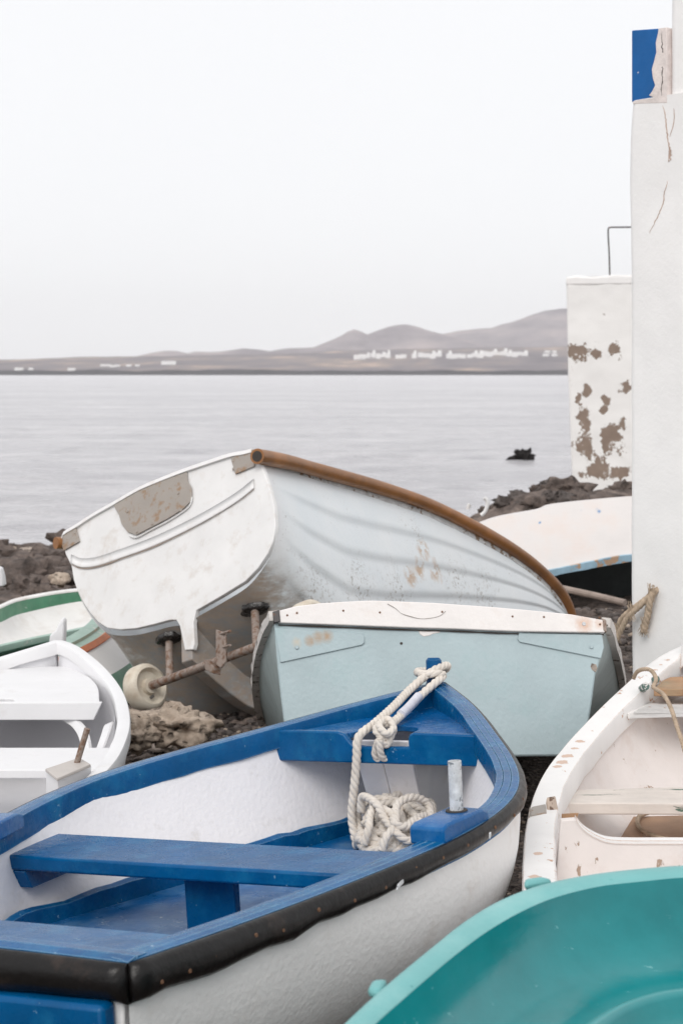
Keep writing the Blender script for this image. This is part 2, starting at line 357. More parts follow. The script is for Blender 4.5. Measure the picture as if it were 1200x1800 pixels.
# ------------------------------------------------------------------ the white houses of the far village
def house(x, y, w, d, h, label, group, two=False):
    z = plain_h(x, y) - 1.0
    bm = bmesh.new()
    def bx(cx, cy, z0, z1, sx, sy):
        r = bmesh.ops.create_cube(bm, size=1)
        for v_ in r['verts']: v_.co = Vector((cx + v_.co.x * sx, cy + v_.co.y * sy, (z0 + z1) / 2 + v_.co.z * (z1 - z0)))
    bx(0, 0, 0, h, w, d)
    if two: bx(w * .22, d * .1, h, h * 1.55, w * .5, d * .7)
    me = bpy.data.meshes.new('house'); bm.to_mesh(me); bm.free(); me.materials.append(M['house'])
    o = bpy.data.objects.new('house', me); COL.objects.link(o); o.location = (x, y, z)
    return props(o, label, 'house', group)
hr = random.Random(21)
ORD = 'first second third fourth fifth sixth seventh eighth ninth tenth eleventh twelfth thirteenth fourteenth fifteenth sixteenth seventeenth eighteenth nineteenth twentieth twenty-first twenty-second twenty-third twenty-fourth twenty-fifth twenty-sixth twenty-seventh twenty-eighth twenty-ninth thirtieth'.split()
for k, u in enumerate([627, 636, 645, 655, 664, 672, 681, 700, 708, 727, 738, 748, 759, 769, 788, 796, 804, 812, 824, 833, 842, 850, 858, 867, 876, 885, 893, 903, 912, 920]):
    y = 4130 + hr.uniform(-60, 120) + (u - 780) * .4
    house((u - 600) / FPX * y, y, hr.uniform(11, 17), 10, hr.uniform(9, 13), ORD[k] + ' white house from the left in the row of the far village', 'white houses of the far village', hr.random() < .45)
for nm_, (u, v, w) in zip(('upper left', 'upper right', 'lower left', 'lower right'), [(961, 612, 16), (970, 613, 14), (957, 620, 13), (972, 621, 12)]):
    y = 4380 if v < 615 else 4180
    house((u - 600) / FPX * y, y, w * 1.1, 10, 6.5, nm_ + ' white house of the four beyond the right end of the far village', 'white houses right of the far village')
house((298 - 600) / FPX * 3900, 3900, 32, 14, 9, 'long white house standing alone on the far plain', 'house', None)
for k, u in enumerate((184, 192, 200, 208, 228, 243)):
    y = 3760 + hr.uniform(-40, 60); house((u - 600) / FPX * y, y, hr.uniform(9, 15), 9, 5.5, ORD[k] + ' small white house from the left on the low plain at the left', 'white houses on the low plain')
for u, w in ((128, 15), (36, 17), (57, 9)):
    y = 3540; house((u - 600) / FPX * y, y, w, 8, 8, {128: 'white house by the far shore, right of two others', 36: 'largest white house on the far shore at far left', 57: 'smallest white house on the far shore at left'}[u], 'white houses on the far shore')

# ------------------------------------------------------------------ haze over the bay
hz = NT('haze'); hz.t.nodes.remove(hz.b); vol = hz.n('ShaderNodeVolumePrincipled'); vol.inputs['Color'].default_value = (.985, .98, .99, 1)
vol.inputs['Density'].default_value = 0.8e-4; vol.inputs['Anisotropy'].default_value = 0.6; hz.l(vol.outputs[0], hz.out.inputs[1])
hv = [(x, y, z) for z in (-30, 330) for y in (-80, 8600) for x in (-5200, 5200)]
hz_o = mesh('haze', hv, [(0, 1, 3, 2), (4, 6, 7, 5), (0, 4, 5, 1), (2, 3, 7, 6), (0, 2, 6, 4), (1, 5, 7, 3)], hz.m, loc=(0, 0, 0), smooth=False); props(hz_o, kind='stuff')

# ------------------------------------------------------------------ right: white house corner, ruined block, handrail
class Wall:
    """a wall face running from a far left corner towards the right and the camera; pixels are laid on that face"""
    def __init__(s, u, Y, d):
        c = P(u, 900, Y); s.o = V(c[0], c[1], 0); s.d = nrm(V(d[0], d[1], 0)); s.inn = V(-s.d[1], s.d[0], 0); s.n = -s.inn
    def at(s, u, v, out=0.0): return Ppl(u, v, s.o, s.n) + s.n * out
    def surf(s, u, v, amp=.012, out=.0022):
        q = s.at(u, v); x = float(np.dot(q - s.o, s.d)); return q - s.inn * (out - amp * (nz((x, 0, q[2]), 1.7) + .4 * nz((x, 3, q[2]), 6)))
    def grid(s, edge, width, depth, nz_=70, amp=.012, peel=None, push=0.0):
        e = np.array([s.at(u, v) for u, v in edge]); ed = (e - s.o) @ s.d; k = np.argsort(e[:, 2]); zs = np.linspace(e[:, 2].min(), e[:, 2].max(), nz_)
        ex = np.interp(zs, e[k, 2], ed[k]); vs, pl = [], []
        for i, z in enumerate(zs):
            x0 = ex[i] + amp * .5 * nz((0, 1, z), 4)
            ring = [(x0, depth), (x0, depth * .66), (x0, depth * .33), (x0, .05), (x0 + .006, .022), (x0 + .02, .006)]
            for q in np.linspace(0, 1, 60):
                x = x0 + .04 + (width - x0 - .04) * q ** 1.3; ring.append((x, amp * (nz((x, 0, z), 1.7) + .4 * nz((x, 3, z), 6))))
            ring.append((width, depth))
            for x, y in ring:
                q = s.o + s.d * x + s.inn * (y + push) + V(0, 0, z); vs.append(q); pl.append(0 if peel is None else peel(q))
        m_ = len(ring); return vs, grid_faces(nz_, m_, True) + [tuple(range(m_))[::-1], tuple((nz_ - 1) * m_ + j for j in range(m_))], pl
WB = Wall(1103, 8.6, (.62, -.78))
wb = thing('white_building', tuple((WB.o + WB.d * .4)[:2]) + (0.0,), 'tall white rendered building with a cracked wall at the right edge', 'building')
zc = [(1104, 1720), (1104, 1500), (1104, 1150), (1103, 1000), (1103, 800), (1103, 600), (1103, 480), (1101, 400), (1100, 320), (1101, 250), (1104, 200), (1106, 178)]
vs, f, _ = WB.grid(zc, 1.9, 1.3); mesh('wall', vs, f, M['wall'], wb, sharp=50)
zc2 = [(1170, 300), (1170, 178), (1170, 60), (1171, -60), (1172, -260)]
vs, f, _ = WB.grid(zc2, 1.9, 1.3, amp=.004, push=.014); mesh('upper_wall', vs, f, M['wall'], wb, sharp=50)
prism('blue_panel', [WB.at(u, v, -.004) for u, v in ((1108, 180), (1108, 53), (1166, 49), (1168, 182))], WB.inn * .5, M['wall_blue'], wb, bevel=.006)
edge = [(1150, 172), (1140, 168), (1146, 160), (1151, 150), (1147, 138), (1145, 122), (1149, 108), (1153, 92), (1152, 75), (1156, 58), (1157, 50), (1171, 48), (1172, 181), (1130, 182), (1112, 183), (1112, 178), (1128, 174)]
prism('bare_plaster', [WB.at(u, v, .003) for u, v in edge], WB.inn * .05, M['bare_plaster'], wb, bevel=.002)
def crack(pts, w, parent, m):
    p = spline([WB.surf(u, v) for u, v in pts], 40); r = random.Random(int(pts[0][1]))
    sc = [max(.15, (1 - abs(2 * i / 39 - 1) ** 3) * (.6 + .8 * r.random())) for i in range(40)]
    p = p + np.array([WB.d * r.uniform(-1, 1) * w * .7 for _ in range(40)])
    return sweep('crack', p, [(-w / 2, -.012), (w / 2, -.012), (w / 2, .0), (-w / 2, .0)], WB.d, WB.n, m, parent, scale=sc, smooth=False)
crack([(1163, 54), (1164, 120), (1162, 168)], .006, wb, M['dark'])
crack([(1164, 186), (1169, 205), (1172, 240), (1175, 262), (1174, 285)], .005, wb, M['crack'])
crack([(1175, 258), (1177, 272), (1175, 284)], .010, wb, M['crack'])
crack([(1184, 190), (1183, 215), (1176, 240)], .003, wb, M['crack'])
crack([(1171, 318), (1165, 340), (1163, 358), (1152, 385), (1140, 410)], .0045, wb, M['crack'])
RB = Wall(998, 23.5, (.86, -.5))
zr = [(1005, 900), (1003, 848), (1001, 800), (999, 740), (996, 660), (995, 600), (994, 560), (993, 487)]
pk = [(1012, 617, .10, .055), (1048, 620, .05, .03), (1076, 616, .07, .04), (1033, 686, .05, .045), (1099, 683, .07, .06), (1064, 703, .05, .035), (1060, 723, .05, .05), (1026, 745, .07, .12), (1030, 790, .09, .13), (1072, 772, .13, .09), (1085, 790, .08, .06), (1050, 828, .16, .05), (1090, 832, .12, .06), (1048, 812, .05, .09), (1015, 700, .03, .04), (1094, 748, .03, .05), (1020, 835, .08, .03)]
pk = [(RB.at(u, v), a * 1.25, b * 1.25) for u, v, a, b in pk]
def ruin_peel(q):
    b = 0
    for p, a, bb in pk: b = max(b, math.exp(-((float(np.dot(q - p, RB.d)) / (a * 1.3)) ** 2 + ((q[2] - p[2]) / (bb * 1.8)) ** 2)))
    return b * .86
vs, f, pl = RB.grid(zr, 2.6, 2.6, nz_=150, amp=.012, peel=ruin_peel)
rb = thing('ruined_building', tuple((RB.o + RB.d)[:2]) + (0.0,), 'low white ruined block with brown peeled patches on the shore', 'building')
mesh('wall', vs, f, M['ruin'], rb, sharp=50, attrs={'peel': pl})
cp = [RB.at(u, v, .01) for u, v in ((993, 487), (1010, 484), (1040, 486), (1075, 483), (1110, 483), (1200, 481))]
prism('coping', cp + [cp[-1] - V(0, 0, .14), cp[0] - V(0, 0, .12)], RB.inn * 2.4, M['wall'], rb, bevel=.03)
hr_ = [Ppl(u, v, RB.o + RB.inn * .5, RB.n) for u, v in ((1071, 495), (1070, 450), (1068, 405), (1071, 400), (1085, 399.5), (1130, 399), (1170, 399), (1171, 495))]
props(tube('handrail', spline(hr_, 60), .0115, M['black_iron'], None, n=8, loc=hr_[0]), 'thin bent iron handrail standing on top of the ruined block', 'handrail')
# ------------------------------------------------------------------ boat materials
BLUE = (.0, .082, .232)
M['blue'] = paint('blue_gloss', BLUE, .27, .22, 7, chip=(.25, .40, .55), chip_amt=.045, chip_s=55, bump=.5, bs=26, bst=(1, 1, 1), spec=.22, dirt=(.015, .19, .37), dirt_amt=.26, dirt_s=9, bd=.004, edge=(.22, .40, .56))
M['blue_floor'] = paint('blue_floor', (.003, .10, .29), .3, .3, 5, chip=(.45, .52, .58), chip_amt=.075, chip_s=45, bump=.4, dirt=(.16, .30, .46), dirt_amt=.35, dirt_s=7, spec=.25)
M['blue_deck'] = paint('blue_deck', (.002, .095, .29), .26, .25, 6, chip=(.35, .48, .6), chip_amt=.06, chip_s=50, bump=.4, dirt=(.13, .30, .48), dirt_amt=.3, spec=.25, edge=(.22, .42, .58))
M['white_hull'] = paint('white_hull', (.86, .845, .835), .5, .05, 4, bump=.24, bs=40, orange=70, dirt=(.60, .53, .47), dirt_amt=.12, bd=.005)
M['white_in'] = paint('white_lining', (.79, .77, .785), .55, .04, 4, bump=.35, bs=18, orange=60, bd=.004, dirt=(.5, .46, .42), dirt_amt=.05, dirt_s=11)
M['rubber'] = paint('black_rubber', (.008, .007, .007), .33, .4, 12, dirt=(.07, .045, .035), dirt_amt=.12, dirt_s=10, bump=.6, bs=20, bd=.006, spec=.3)
M['rust'] = paint('rusty_screw', (.17, .085, .045), .7, .4, 60)
M['galv'] = paint('galvanised', (.62, .64, .66), .32, .35, 40, chip=(.22, .24, .26), chip_amt=.12, chip_s=80, bump=.4, spec=.8)
M['rope'] = paint('cotton_rope', (.70, .645, .585), .9, .12, 20, bump=.3, bs=300, dirt=(.52, .45, .38), dirt_amt=.3, dirt_s=16, spec=.1)
M['rope_old'] = paint('frayed_rope', (.46, .36, .27), .95, .3, 30, bump=.5, bs=300, spec=.1)
M['tape'] = paint('grey_tape', (.60, .60, .66), .7, .15, 30)

def three_strand(name, path, r, parent, mat_, pitch=None, step=.0055, sec=7, label=None):
    """laid rope: three strands wound round the path"""
    L = np.linalg.norm(np.diff(path, axis=0), axis=1).sum(); n = max(12, int(L / step)); p = spline(path, n)
    t, s, u = frames(p); pitch = pitch or r * 4.6
    a = np.linspace(0, L, n) / pitch * 2 * math.pi; vs = []; fs = []
    for k in range(3):
        b = len(vs); ph = a + k * 2 * math.pi / 3
        for i in range(n):
            c = p[i] + (s[i] * math.cos(ph[i]) + u[i] * math.sin(ph[i])) * r * .32
            for j in range(sec):
                g = 2 * math.pi * j / sec; vs.append(c + (s[i] * math.cos(g) + u[i] * math.sin(g)) * r * .69)
        fs += [tuple(b + x for x in f_) for f_ in grid_faces(n, sec, True)]
        fs += [tuple(b + j for j in range(sec))[::-1], tuple(b + (n - 1) * sec + j for j in range(sec))]
    return mesh(name, vs, fs, mat_, parent, sharp=0)
def screw(c, nrm_, r, parent, m, name='screw', data={}):
    k = (round(r, 4), m.name)
    if k not in data:
        bm = bmesh.new(); bmesh.ops.create_cone(bm, cap_ends=True, segments=12, radius1=r, radius2=r * .7, depth=r * .5)
        me = bpy.data.meshes.new('screw'); bm.to_mesh(me); bm.free(); me.materials.append(m); data[k] = me
    o = bpy.data.objects.new(name, data[k]); COL.objects.link(o); o.parent = parent
    off = V(0, 0, 0); q = parent
    while q is not None: off = off + np.array(q.location); q = q.parent
    o.location = (np.array(c) - off).tolist(); o.rotation_mode = 'QUATERNION'; o.rotation_quaternion = Vector([float(x) for x in nrm_]).to_track_quat('Z', 'Y')
    return o
def hull_grid(L, R, K, n_exp, nt=12, flare=0.0):
    """port gunwale L, starboard gunwale R, keel K (bow to stern) -> rows of points L..keel..R; n_exp: fullness per station"""
    rows = []
    for i in range(len(L)):
        mid = (L[i] + R[i]) / 2; e = 2.0 / n_exp[i]; row = []
        for side, G in ((0, L[i]), (1, R[i])):
            th = np.linspace(0, math.pi / 2, nt) if side == 0 else np.linspace(math.pi / 2, 0, nt)[1:]
            for a in th:
                c, s = max(math.cos(a), 0) ** e, max(math.sin(a), 0) ** e
                if a > math.pi / 2 - 1e-6: c, s = 0, 1
                row.append(mid + (G - mid) * c + (K[i] - mid) * s)
        rows.append(row)
    return np.array(rows)

# ================================================================== 1. the blue and white rowing boat
BP = [0.3753, 6.167, 0.5592, 1.1104, -0.0107, -0.0741, 2.8107]
def _rot(yaw, pit, rol):
    cr, sr, cp, sp, cy, sy = math.cos(rol), math.sin(rol), math.cos(pit), math.sin(pit), math.cos(yaw), math.sin(yaw)
    return np.array([[cy, -sy, 0], [sy, cy, 0], [0, 0, 1]]) @ np.array([[cp, 0, -sp], [0, 1, 0], [sp, 0, cp]]) @ np.array([[1, 0, 0], [0, cr, -sr], [0, sr, cr]])
BR = _rot(*BP[3:6]); BO = V(*BP[:3]); BL = BP[6]
def F(x, y, z): return BO + BR @ V(x, y, z)
ax, ay, az = BR @ V(1, 0, 0), BR @ V(0, 1, 0), BR @ V(0, 0, 1)
KS = [0, .08, .2, .4, .7, 1.0]; KB = [.012, .2012, .4257, .7152, .6618, .4856]
def natural(kx, ky, x):
    n = len(kx); A = np.zeros((n, n)); r = np.zeros(n); h = np.diff(kx); A[0, 0] = A[-1, -1] = 1
    for i in range(1, n - 1): A[i, i - 1:i + 2] = h[i - 1], 2 * (h[i - 1] + h[i]), h[i]; r[i] = 6 * ((ky[i + 1] - ky[i]) / h[i] - (ky[i] - ky[i - 1]) / h[i - 1])
    Mm = np.linalg.solve(A, r); i = int(np.clip(np.searchsorted(kx, x) - 1, 0, n - 2)); d = x - kx[i]
    return ky[i] + d * ((ky[i + 1] - ky[i]) / h[i] - h[i] * (2 * Mm[i] + Mm[i + 1]) / 6) + Mm[i] / 2 * d * d + (Mm[i + 1] - Mm[i]) / (6 * h[i]) * d ** 3
def bb(s): return float(natural(np.array(KS), np.array(KB), s))
def zg(s): return .2183 * (1 - s) ** 2 + .0643 * s * s
blue = thing('rowing_boat', tuple(F(-1.4, 0, 0)[:2]) + (0.0,), 'white rowing boat with bright blue gunwales, thwart and foredeck and a black rubber edge', 'boat', 'boats pulled up on the beach')
NS = 70; S = np.linspace(0, 1, NS) ** 1.15
def gl(side, out=0., dz=0.):
    pts = []
    for s in S: pts.append(V(-BL * s, side * max(bb(s) + out, .004), zg(s) + dz))
    return np.array(pts)
def W(a): return np.array([F(*q) for q in a])
def side_frames(c, side):
    t = np.gradient(c, axis=0); t[:, 2] = 0; t /= np.linalg.norm(t, axis=1)[:, None]
    inn = np.cross(t, V(0, 0, 1)) * 1.0
    sgn = np.sign((inn[:, 1] * -side).mean()); return inn * sgn
# hull skin
Lg, Rg = gl(1, 0, -.02), gl(-1, 0, -.02)
Kl = np.array([V(-BL * s + (.0 if s > .02 else 0), 0, lerp(.10, -.50, float(sstep(0, .13, s)) * .96 + .04 * s)) for s in S]); Kl[0] = V(.0, 0, .02)
nexp = [lerp(1.35, 2.7, float(sstep(0, .5, s))) for s in S]
G = hull_grid(Lg, Rg, Kl, nexp, 16)
skin('hull', [[F(*q) for q in r] for r in G], M['white_hull'], blue, sharp=0)
# lining and floor
def yf(x): return float(np.clip(.055 - .318 * x, .03, .60))
FZ = -.25
rowsP = {1: [], -1: []}
for s in S[2:]:
    x = -BL * s; yi = max(bb(s) - .058, .012); yb = min(yf(min(x, -.02)), yi * .93)
    for sd in (1, -1):
        row = []
        for q in np.linspace(0, 1, 10):
            b = math.sin(q * math.pi / 2) * .35 + q * .65
            row.append(F(x, sd * lerp(yi, yb, q ** 1.25), lerp(zg(s) - .03, FZ, b if s > .1 else q)))
        rowsP[sd].append(row)
for sd in (1, -1): skin('lining', rowsP[sd], M['white_in'], blue, sharp=0)
fl = []; 
for s in S[2:]:
    x = -BL * s; yi = max(bb(s) - .058, .012); w = min(yf(min(x, -.02)), yi * .93); fl.append([F(x, y * w, FZ + .002) for y in np.linspace(-1, 1, 7)])
skin('floor', fl, M['blue_floor'], blue, sharp=0)
for sd in (1, -1):          # blue riser along the foot of the lining
    pts = [V(-BL * s, sd * (min(yf(-BL * s), max(bb(s) - .058, .012) * .93) - .004), FZ) for s in np.linspace(.15, .93, 40)]
    rag = random.Random(5)
    sweep('floor_riser', W(pts), [(0, -.01), (.022, -.01), (.022, .055), (0, .062)], -sd * ay, az, M['blue'], blue, wob=.25)
# breast board and planks inside the bow: two upright seams
ap = [F(-.30, .085, .02), F(-.30, -.06, .02), F(-.30, -.03, FZ + .01), F(-.30, .05, FZ + .01)]
# gunwales (three laminated strips) and rubber edge
prof = [(0, 0), (.021, .003), (.0225, -.0015), (.024, .003), (.044, .004), (.0455, -.0015), (.047, .004), (.066, .002), (.068, -.004), (.068, -.072), (.060, -.076), (.0, -.06)]
for sd in (1, -1):
    c = gl(sd); inn = side_frames(c, sd)
    sweep('gunwale', W(c), prof, np.array([BR @ q for q in inn]), az, M['blue'], blue, sharp=25, wob=.05)
fprof = [(.004, -.002), (-.010, -.001), (-.020, -.010), (-.026, -.026), (-.026, -.044), (-.020, -.060), (-.010, -.068), (.004, -.070)]
def fender(path, inn, sc):
    return sweep('rubber_edge', W(path), fprof, np.array([BR @ q for q in inn]), az, M['rubber'], blue, scale=sc, wob=.16, sharp=0)
for sd in (1, -1):
    c = gl(sd); sc = [lerp(.75, 1.22, float(sstep(.55, 1, s))) * lerp(.55, 1, float(sstep(0, .25, s))) for s in S]; fo_ = fender(c, side_frames(c, sd), sc)
# transom with its edge strip, cap and outboard pad
tz = zg(1); hw = bb(1)
tp = [V(-BL + .0, hw * math.cos(a), 0) for a in (0, math.pi)]
tpoly = [F(-BL, hw - .01, tz - .02)] + [F(-BL, (hw - .01) * c, q) for c, q in ((.97, -.15), (.86, -.32), (.6, -.44), (.25, -.485), (-.25, -.485), (-.6, -.44), (-.86, -.32), (-.97, -.15))] + [F(-BL, -hw + .01, tz - .02)]
prism('transom', tpoly, ax * .03, M['white_hull'], blue, bevel=.006)
tc = np.array([V(-BL - .012 * math.sin(math.pi * q), lerp(-hw - .004, hw + .004, q), tz + .012 * math.sin(math.pi * q)) for q in np.linspace(0, 1, 26)])
sweep('transom_cap', W(tc), [(0, 0), (.03, .004), (.033, -.003), (.036, .003), (.07, 0), (.07, -.05), (0, -.05)], ax, az, M['blue'], blue, sharp=25)
ft_ = sweep('rubber_edge', W(tc), fprof, np.array([ax] * 26), az, M['rubber'], blue, scale=[1.25] * 26, wob=.12, sharp=0)
box('outboard_pad', F(-BL - .028, -.07, tz - .155), ax * .026, ay * .385, az * .075, M['blue'], blue, bevel=.012)
# pale scuffs on the rubber
for s_, dz_, l_ in ((.685, -.045, .02), (.535, -.03, .004)):
    q_ = V(-BL * s_, -bb(s_) - .0295, zg(s_) + dz_)
    prism('scuff', [F(*(q_ + V(a, 0, b))) for a, b in ((-l_, -.006), (l_, .002), (l_, .010), (-l_ * .4, .006))], ay * .004, M['galv'], blue, bevel=0)
# screws along the rubber edge
rs = random.Random(3)
for s in (.32, .37, .42, .47, .52, .565, .61, .655, .70, .745, .79, .835, .875, .915, .945, .975):
    s2 = s + rs.uniform(-.008, .008); x = -BL * s2; n_ = -ay * .95 - ax * .25
    k_ = lerp(.75, 1.22, float(sstep(.55, 1, s2))) * lerp(.55, 1, float(sstep(0, .25, s2))); screw(F(x, -bb(s2) - .0265 * k_, zg(s2) - (.036 + rs.uniform(-.012, .010)) * k_), n_, .0055, fo_, M['rust'])
for q in (.10, .19, .31, .55, .8):
    screw(F(-BL - .033, lerp(-hw, hw, q), tz - .042), -ax, .0075, ft_, M['rust'])
# foredeck with notch, its beam, stem knob
dz = .121; xb = -.555
nt = [(-.12, 0), (-.114, .08), (-.09, .13), (-.03, .15), (.04, .14), (.08, .09), (.10, 0)]
dk = [F(xb, y, dz) for y in (-.385,)] + [F(xb + d, y, dz + .006) for y, d in nt] + [F(xb, .385, dz)]
dk += [F(-BL * s, max(bb(s) - .055, .01), dz + .02 * (1 - s / .2)) for s in (.175, .145, .11, .08, .05, .025)] + [F(-BL * s, -max(bb(s) - .055, .01), dz + .02 * (1 - s / .2)) for s in (.025, .05, .08, .11, .145, .175)]
prism('foredeck', dk, -az * .02, M['blue_deck'], blue, bevel=.003)
bz0, bz1 = dz + .014, dz - .092
bmz = [(-.405, bz0 - .002), (-.215, bz0), (-.145, bz0 + .001), (-.129, bz0 - .006), (-.125, bz0 - .02), (-.125, bz0 - .048), (.035, bz0 - .050), (.08, bz0 - .046), (.097, bz0 - .028), (.111, bz0 - .008), (.137, bz0), (.415, bz0 + .001), (.415, bz1 + .006), (.39, bz1), (-.39, bz1)]
prism('deck_beam', [F(xb - .03, y, z) for y, z in bmz], ax * .028, M['blue'], blue, bevel=.006)
tube('stem_post', np.array([F(-.045, .005, .10), F(-.04, .006, .24), F(-.033, .008, .302), F(-.032, .008, .311)]), .030, M['blue'], blue, n=16, scale=[1, 1, .95, .7])
# bow apron board (the two dark seams inside the bow)
for yy0, yy1 in ((.030, .128), (-.085, .028)):
    prism('bow_plank', [F(-.50, yy0, dz - .03), F(-.50, yy1, dz - .03), F(-.40, yy1 * .9 - .012, FZ + .01), F(-.40, yy0 * .9 - .012, FZ + .01)], ax * .02, M['white_in'], blue, bevel=.004)
# thwart, support, stern seat
tzz = -.035
th = [F(-1.455, .675, tzz), F(-1.735, .725, tzz), F(-1.71, -.62, tzz), F(-1.45, -.62, tzz)]
prism('thwart', th, -az * .045, M['blue'], blue, bevel=.008)
box('thwart_support', F(-1.60, .045, (tzz - .045 + FZ) / 2), ay * .082, ax * .016, az * ((tzz - .045 - FZ) / 2 + .001), M['blue'], blue)
for sd in (1, -1):
    prism('thwart_knee', [F(-1.43, sd * .60, tzz - .046), F(-1.73, sd * .60, tzz - .046), F(-1.71, sd * .59, tzz - .10), F(-1.45, sd * .59, tzz - .10)], sd * ay * .06, M['blue'], blue)
seat = [F(-2.545, y, .043) for y in (-.50, .50)] + [F(-BL + .02, y, .046) for y in (.44, -.44)]
prism('stern_seat', seat, -az * .03, M['blue'], blue, bevel=.006)
# oarlock blocks on both gunwales, one with its pin
for sd in (1, -1):
    s0 = .556 if sd < 0 else .662; c0 = V(-BL * s0, sd * (bb(s0) - .055), zg(s0) - .018); tdir = nrm(V(-BL * .1, sd * (bb(s0 + .05) - bb(s0 - .05)), 0)); nd = np.cross(V(0, 0, 1), tdir)
    bl = .125 if sd < 0 else .16; hb = .055
    pr = [(-bl, 0), (-bl, hb * .72), (-bl * .72, hb), (bl * .8, hb), (bl, hb * .84), (bl, 0)]
    if sd > 0: pr = [(a, b) for a, b in pr]
    pl_ = [F(*(c0 + tdir * a - nd * .052 + V(0, 0, b + .003))) for a, b in pr]
    ob = prism('oarlock_block', pl_, BR @ (nd * .104), M['blue_deck'], blue, bevel=.007)
    if sd < 0: ob_s = ob
pc = F(*(V(-BL * .54, -(bb(.54) - .058), zg(.54) + .037)))
tube('hole_shade', np.array([pc, pc + az * .004]), .030, M['dark'], blue, n=16)  # dark disc painted for the shaded hole at the pin
n_t = 20; ring = []
pin_path = np.array([pc - az * .02 + ax * .0, pc + az * .135 + ax * .006])
pr_o = circle(.0185, n_t); 
vs = []; ff = []
for k_, (o_, r_) in enumerate(((0, .0185), (1, .0185), (1, .0145), (.35, .0145))):
    c_ = lerp(pin_path[0], pin_path[1], o_)
    for a, b in circle(r_, n_t): vs.append(c_ + ax * a + ay * b)
ff = grid_faces(4, n_t, True) + [tuple(3 * n_t + j for j in range(n_t))]
pin = mesh('oarlock_pin', vs, ff, M['galv'], ob_s, sharp=40)

# ---- the mooring rope on its bow
ropeo = thing('mooring_rope', P(690, 1490, 5.55), 'thick white laid rope tied to the blue boat bow and heaped in a coil', 'rope')
RR = .0158
kn = F(-.035, .007, .27)
Yh = 5.645
line = [P(628, 1492, 5.60), P(622, 1462, 5.63), P(618, 1430, 5.645), P(623, 1380, Yh), P(627, 1330, Yh), P(628, 1303, Yh + .005), P(636, 1288, Yh + .02), P(655, 1274, Yh + .075), P(690, 1243, 5.87), P(720, 1212, 6.04), P(748, 1188, 6.10), P(770, 1174, 6.13), P(785, 1170, 6.19), P(780, 1178, 6.26), P(758, 1180, 6.27), P(737, 1180, 6.22), P(735, 1183, 6.14), P(750, 1185, 6.10), P(770, 1184, 6.10), P(778, 1188, 6.12), P(765, 1200, 6.07), P(740, 1222, 6.03), P(715, 1248, 5.90), P(695, 1266, 5.79), P(684, 1276, 5.72)]
three_strand('line', np.array(line), RR, ropeo, M['rope'])
knot = [P(684, 1276, 5.79), P(668, 1272, 5.77), P(660, 1284, 5.74), P(674, 1296, 5.72), P(690, 1288, 5.74), P(688, 1270, 5.77), P(676, 1264, 5.79), P(666, 1276, 5.74), P(680, 1290, 5.70), P(692, 1280, 5.73), P(686, 1296, 5.72), P(680, 1310, 5.72), P(667, 1302, 5.71), P(661, 1312, 5.73), P(659, 1326, 5.74), P(665, 1335, 5.745), P(673, 1330, 5.74)]
knot = [q * V(1, 1, 1) + (q - V(0, 0, HC)) * (-.095 / q[1]) for q in knot]
three_strand('knot', np.array(knot), RR * .82, ropeo, M['rope'])
tail = [P(667, 1300, 5.70), P(668, 1318, 5.705), P(672, 1331, 5.72), P(682, 1335, 5.745), P(680, 1328, 5.80), P(672, 1316, 5.80)]
tail = [q + (q - V(0, 0, HC)) * (-.095 / q[1]) for q in tail]
three_strand('tail', np.array(tail), RR * .82, ropeo, M['rope'])
strip = [P(735, 1224, 5.985), P(718, 1243, 5.90), P(704, 1256, 5.83)]
tube('taped_splice', spline(strip, 14), RR * 1.03, M['tape'], ropeo, n=12)
C = lambda *q: [P(u, v, Y) for u, v, Y in q]
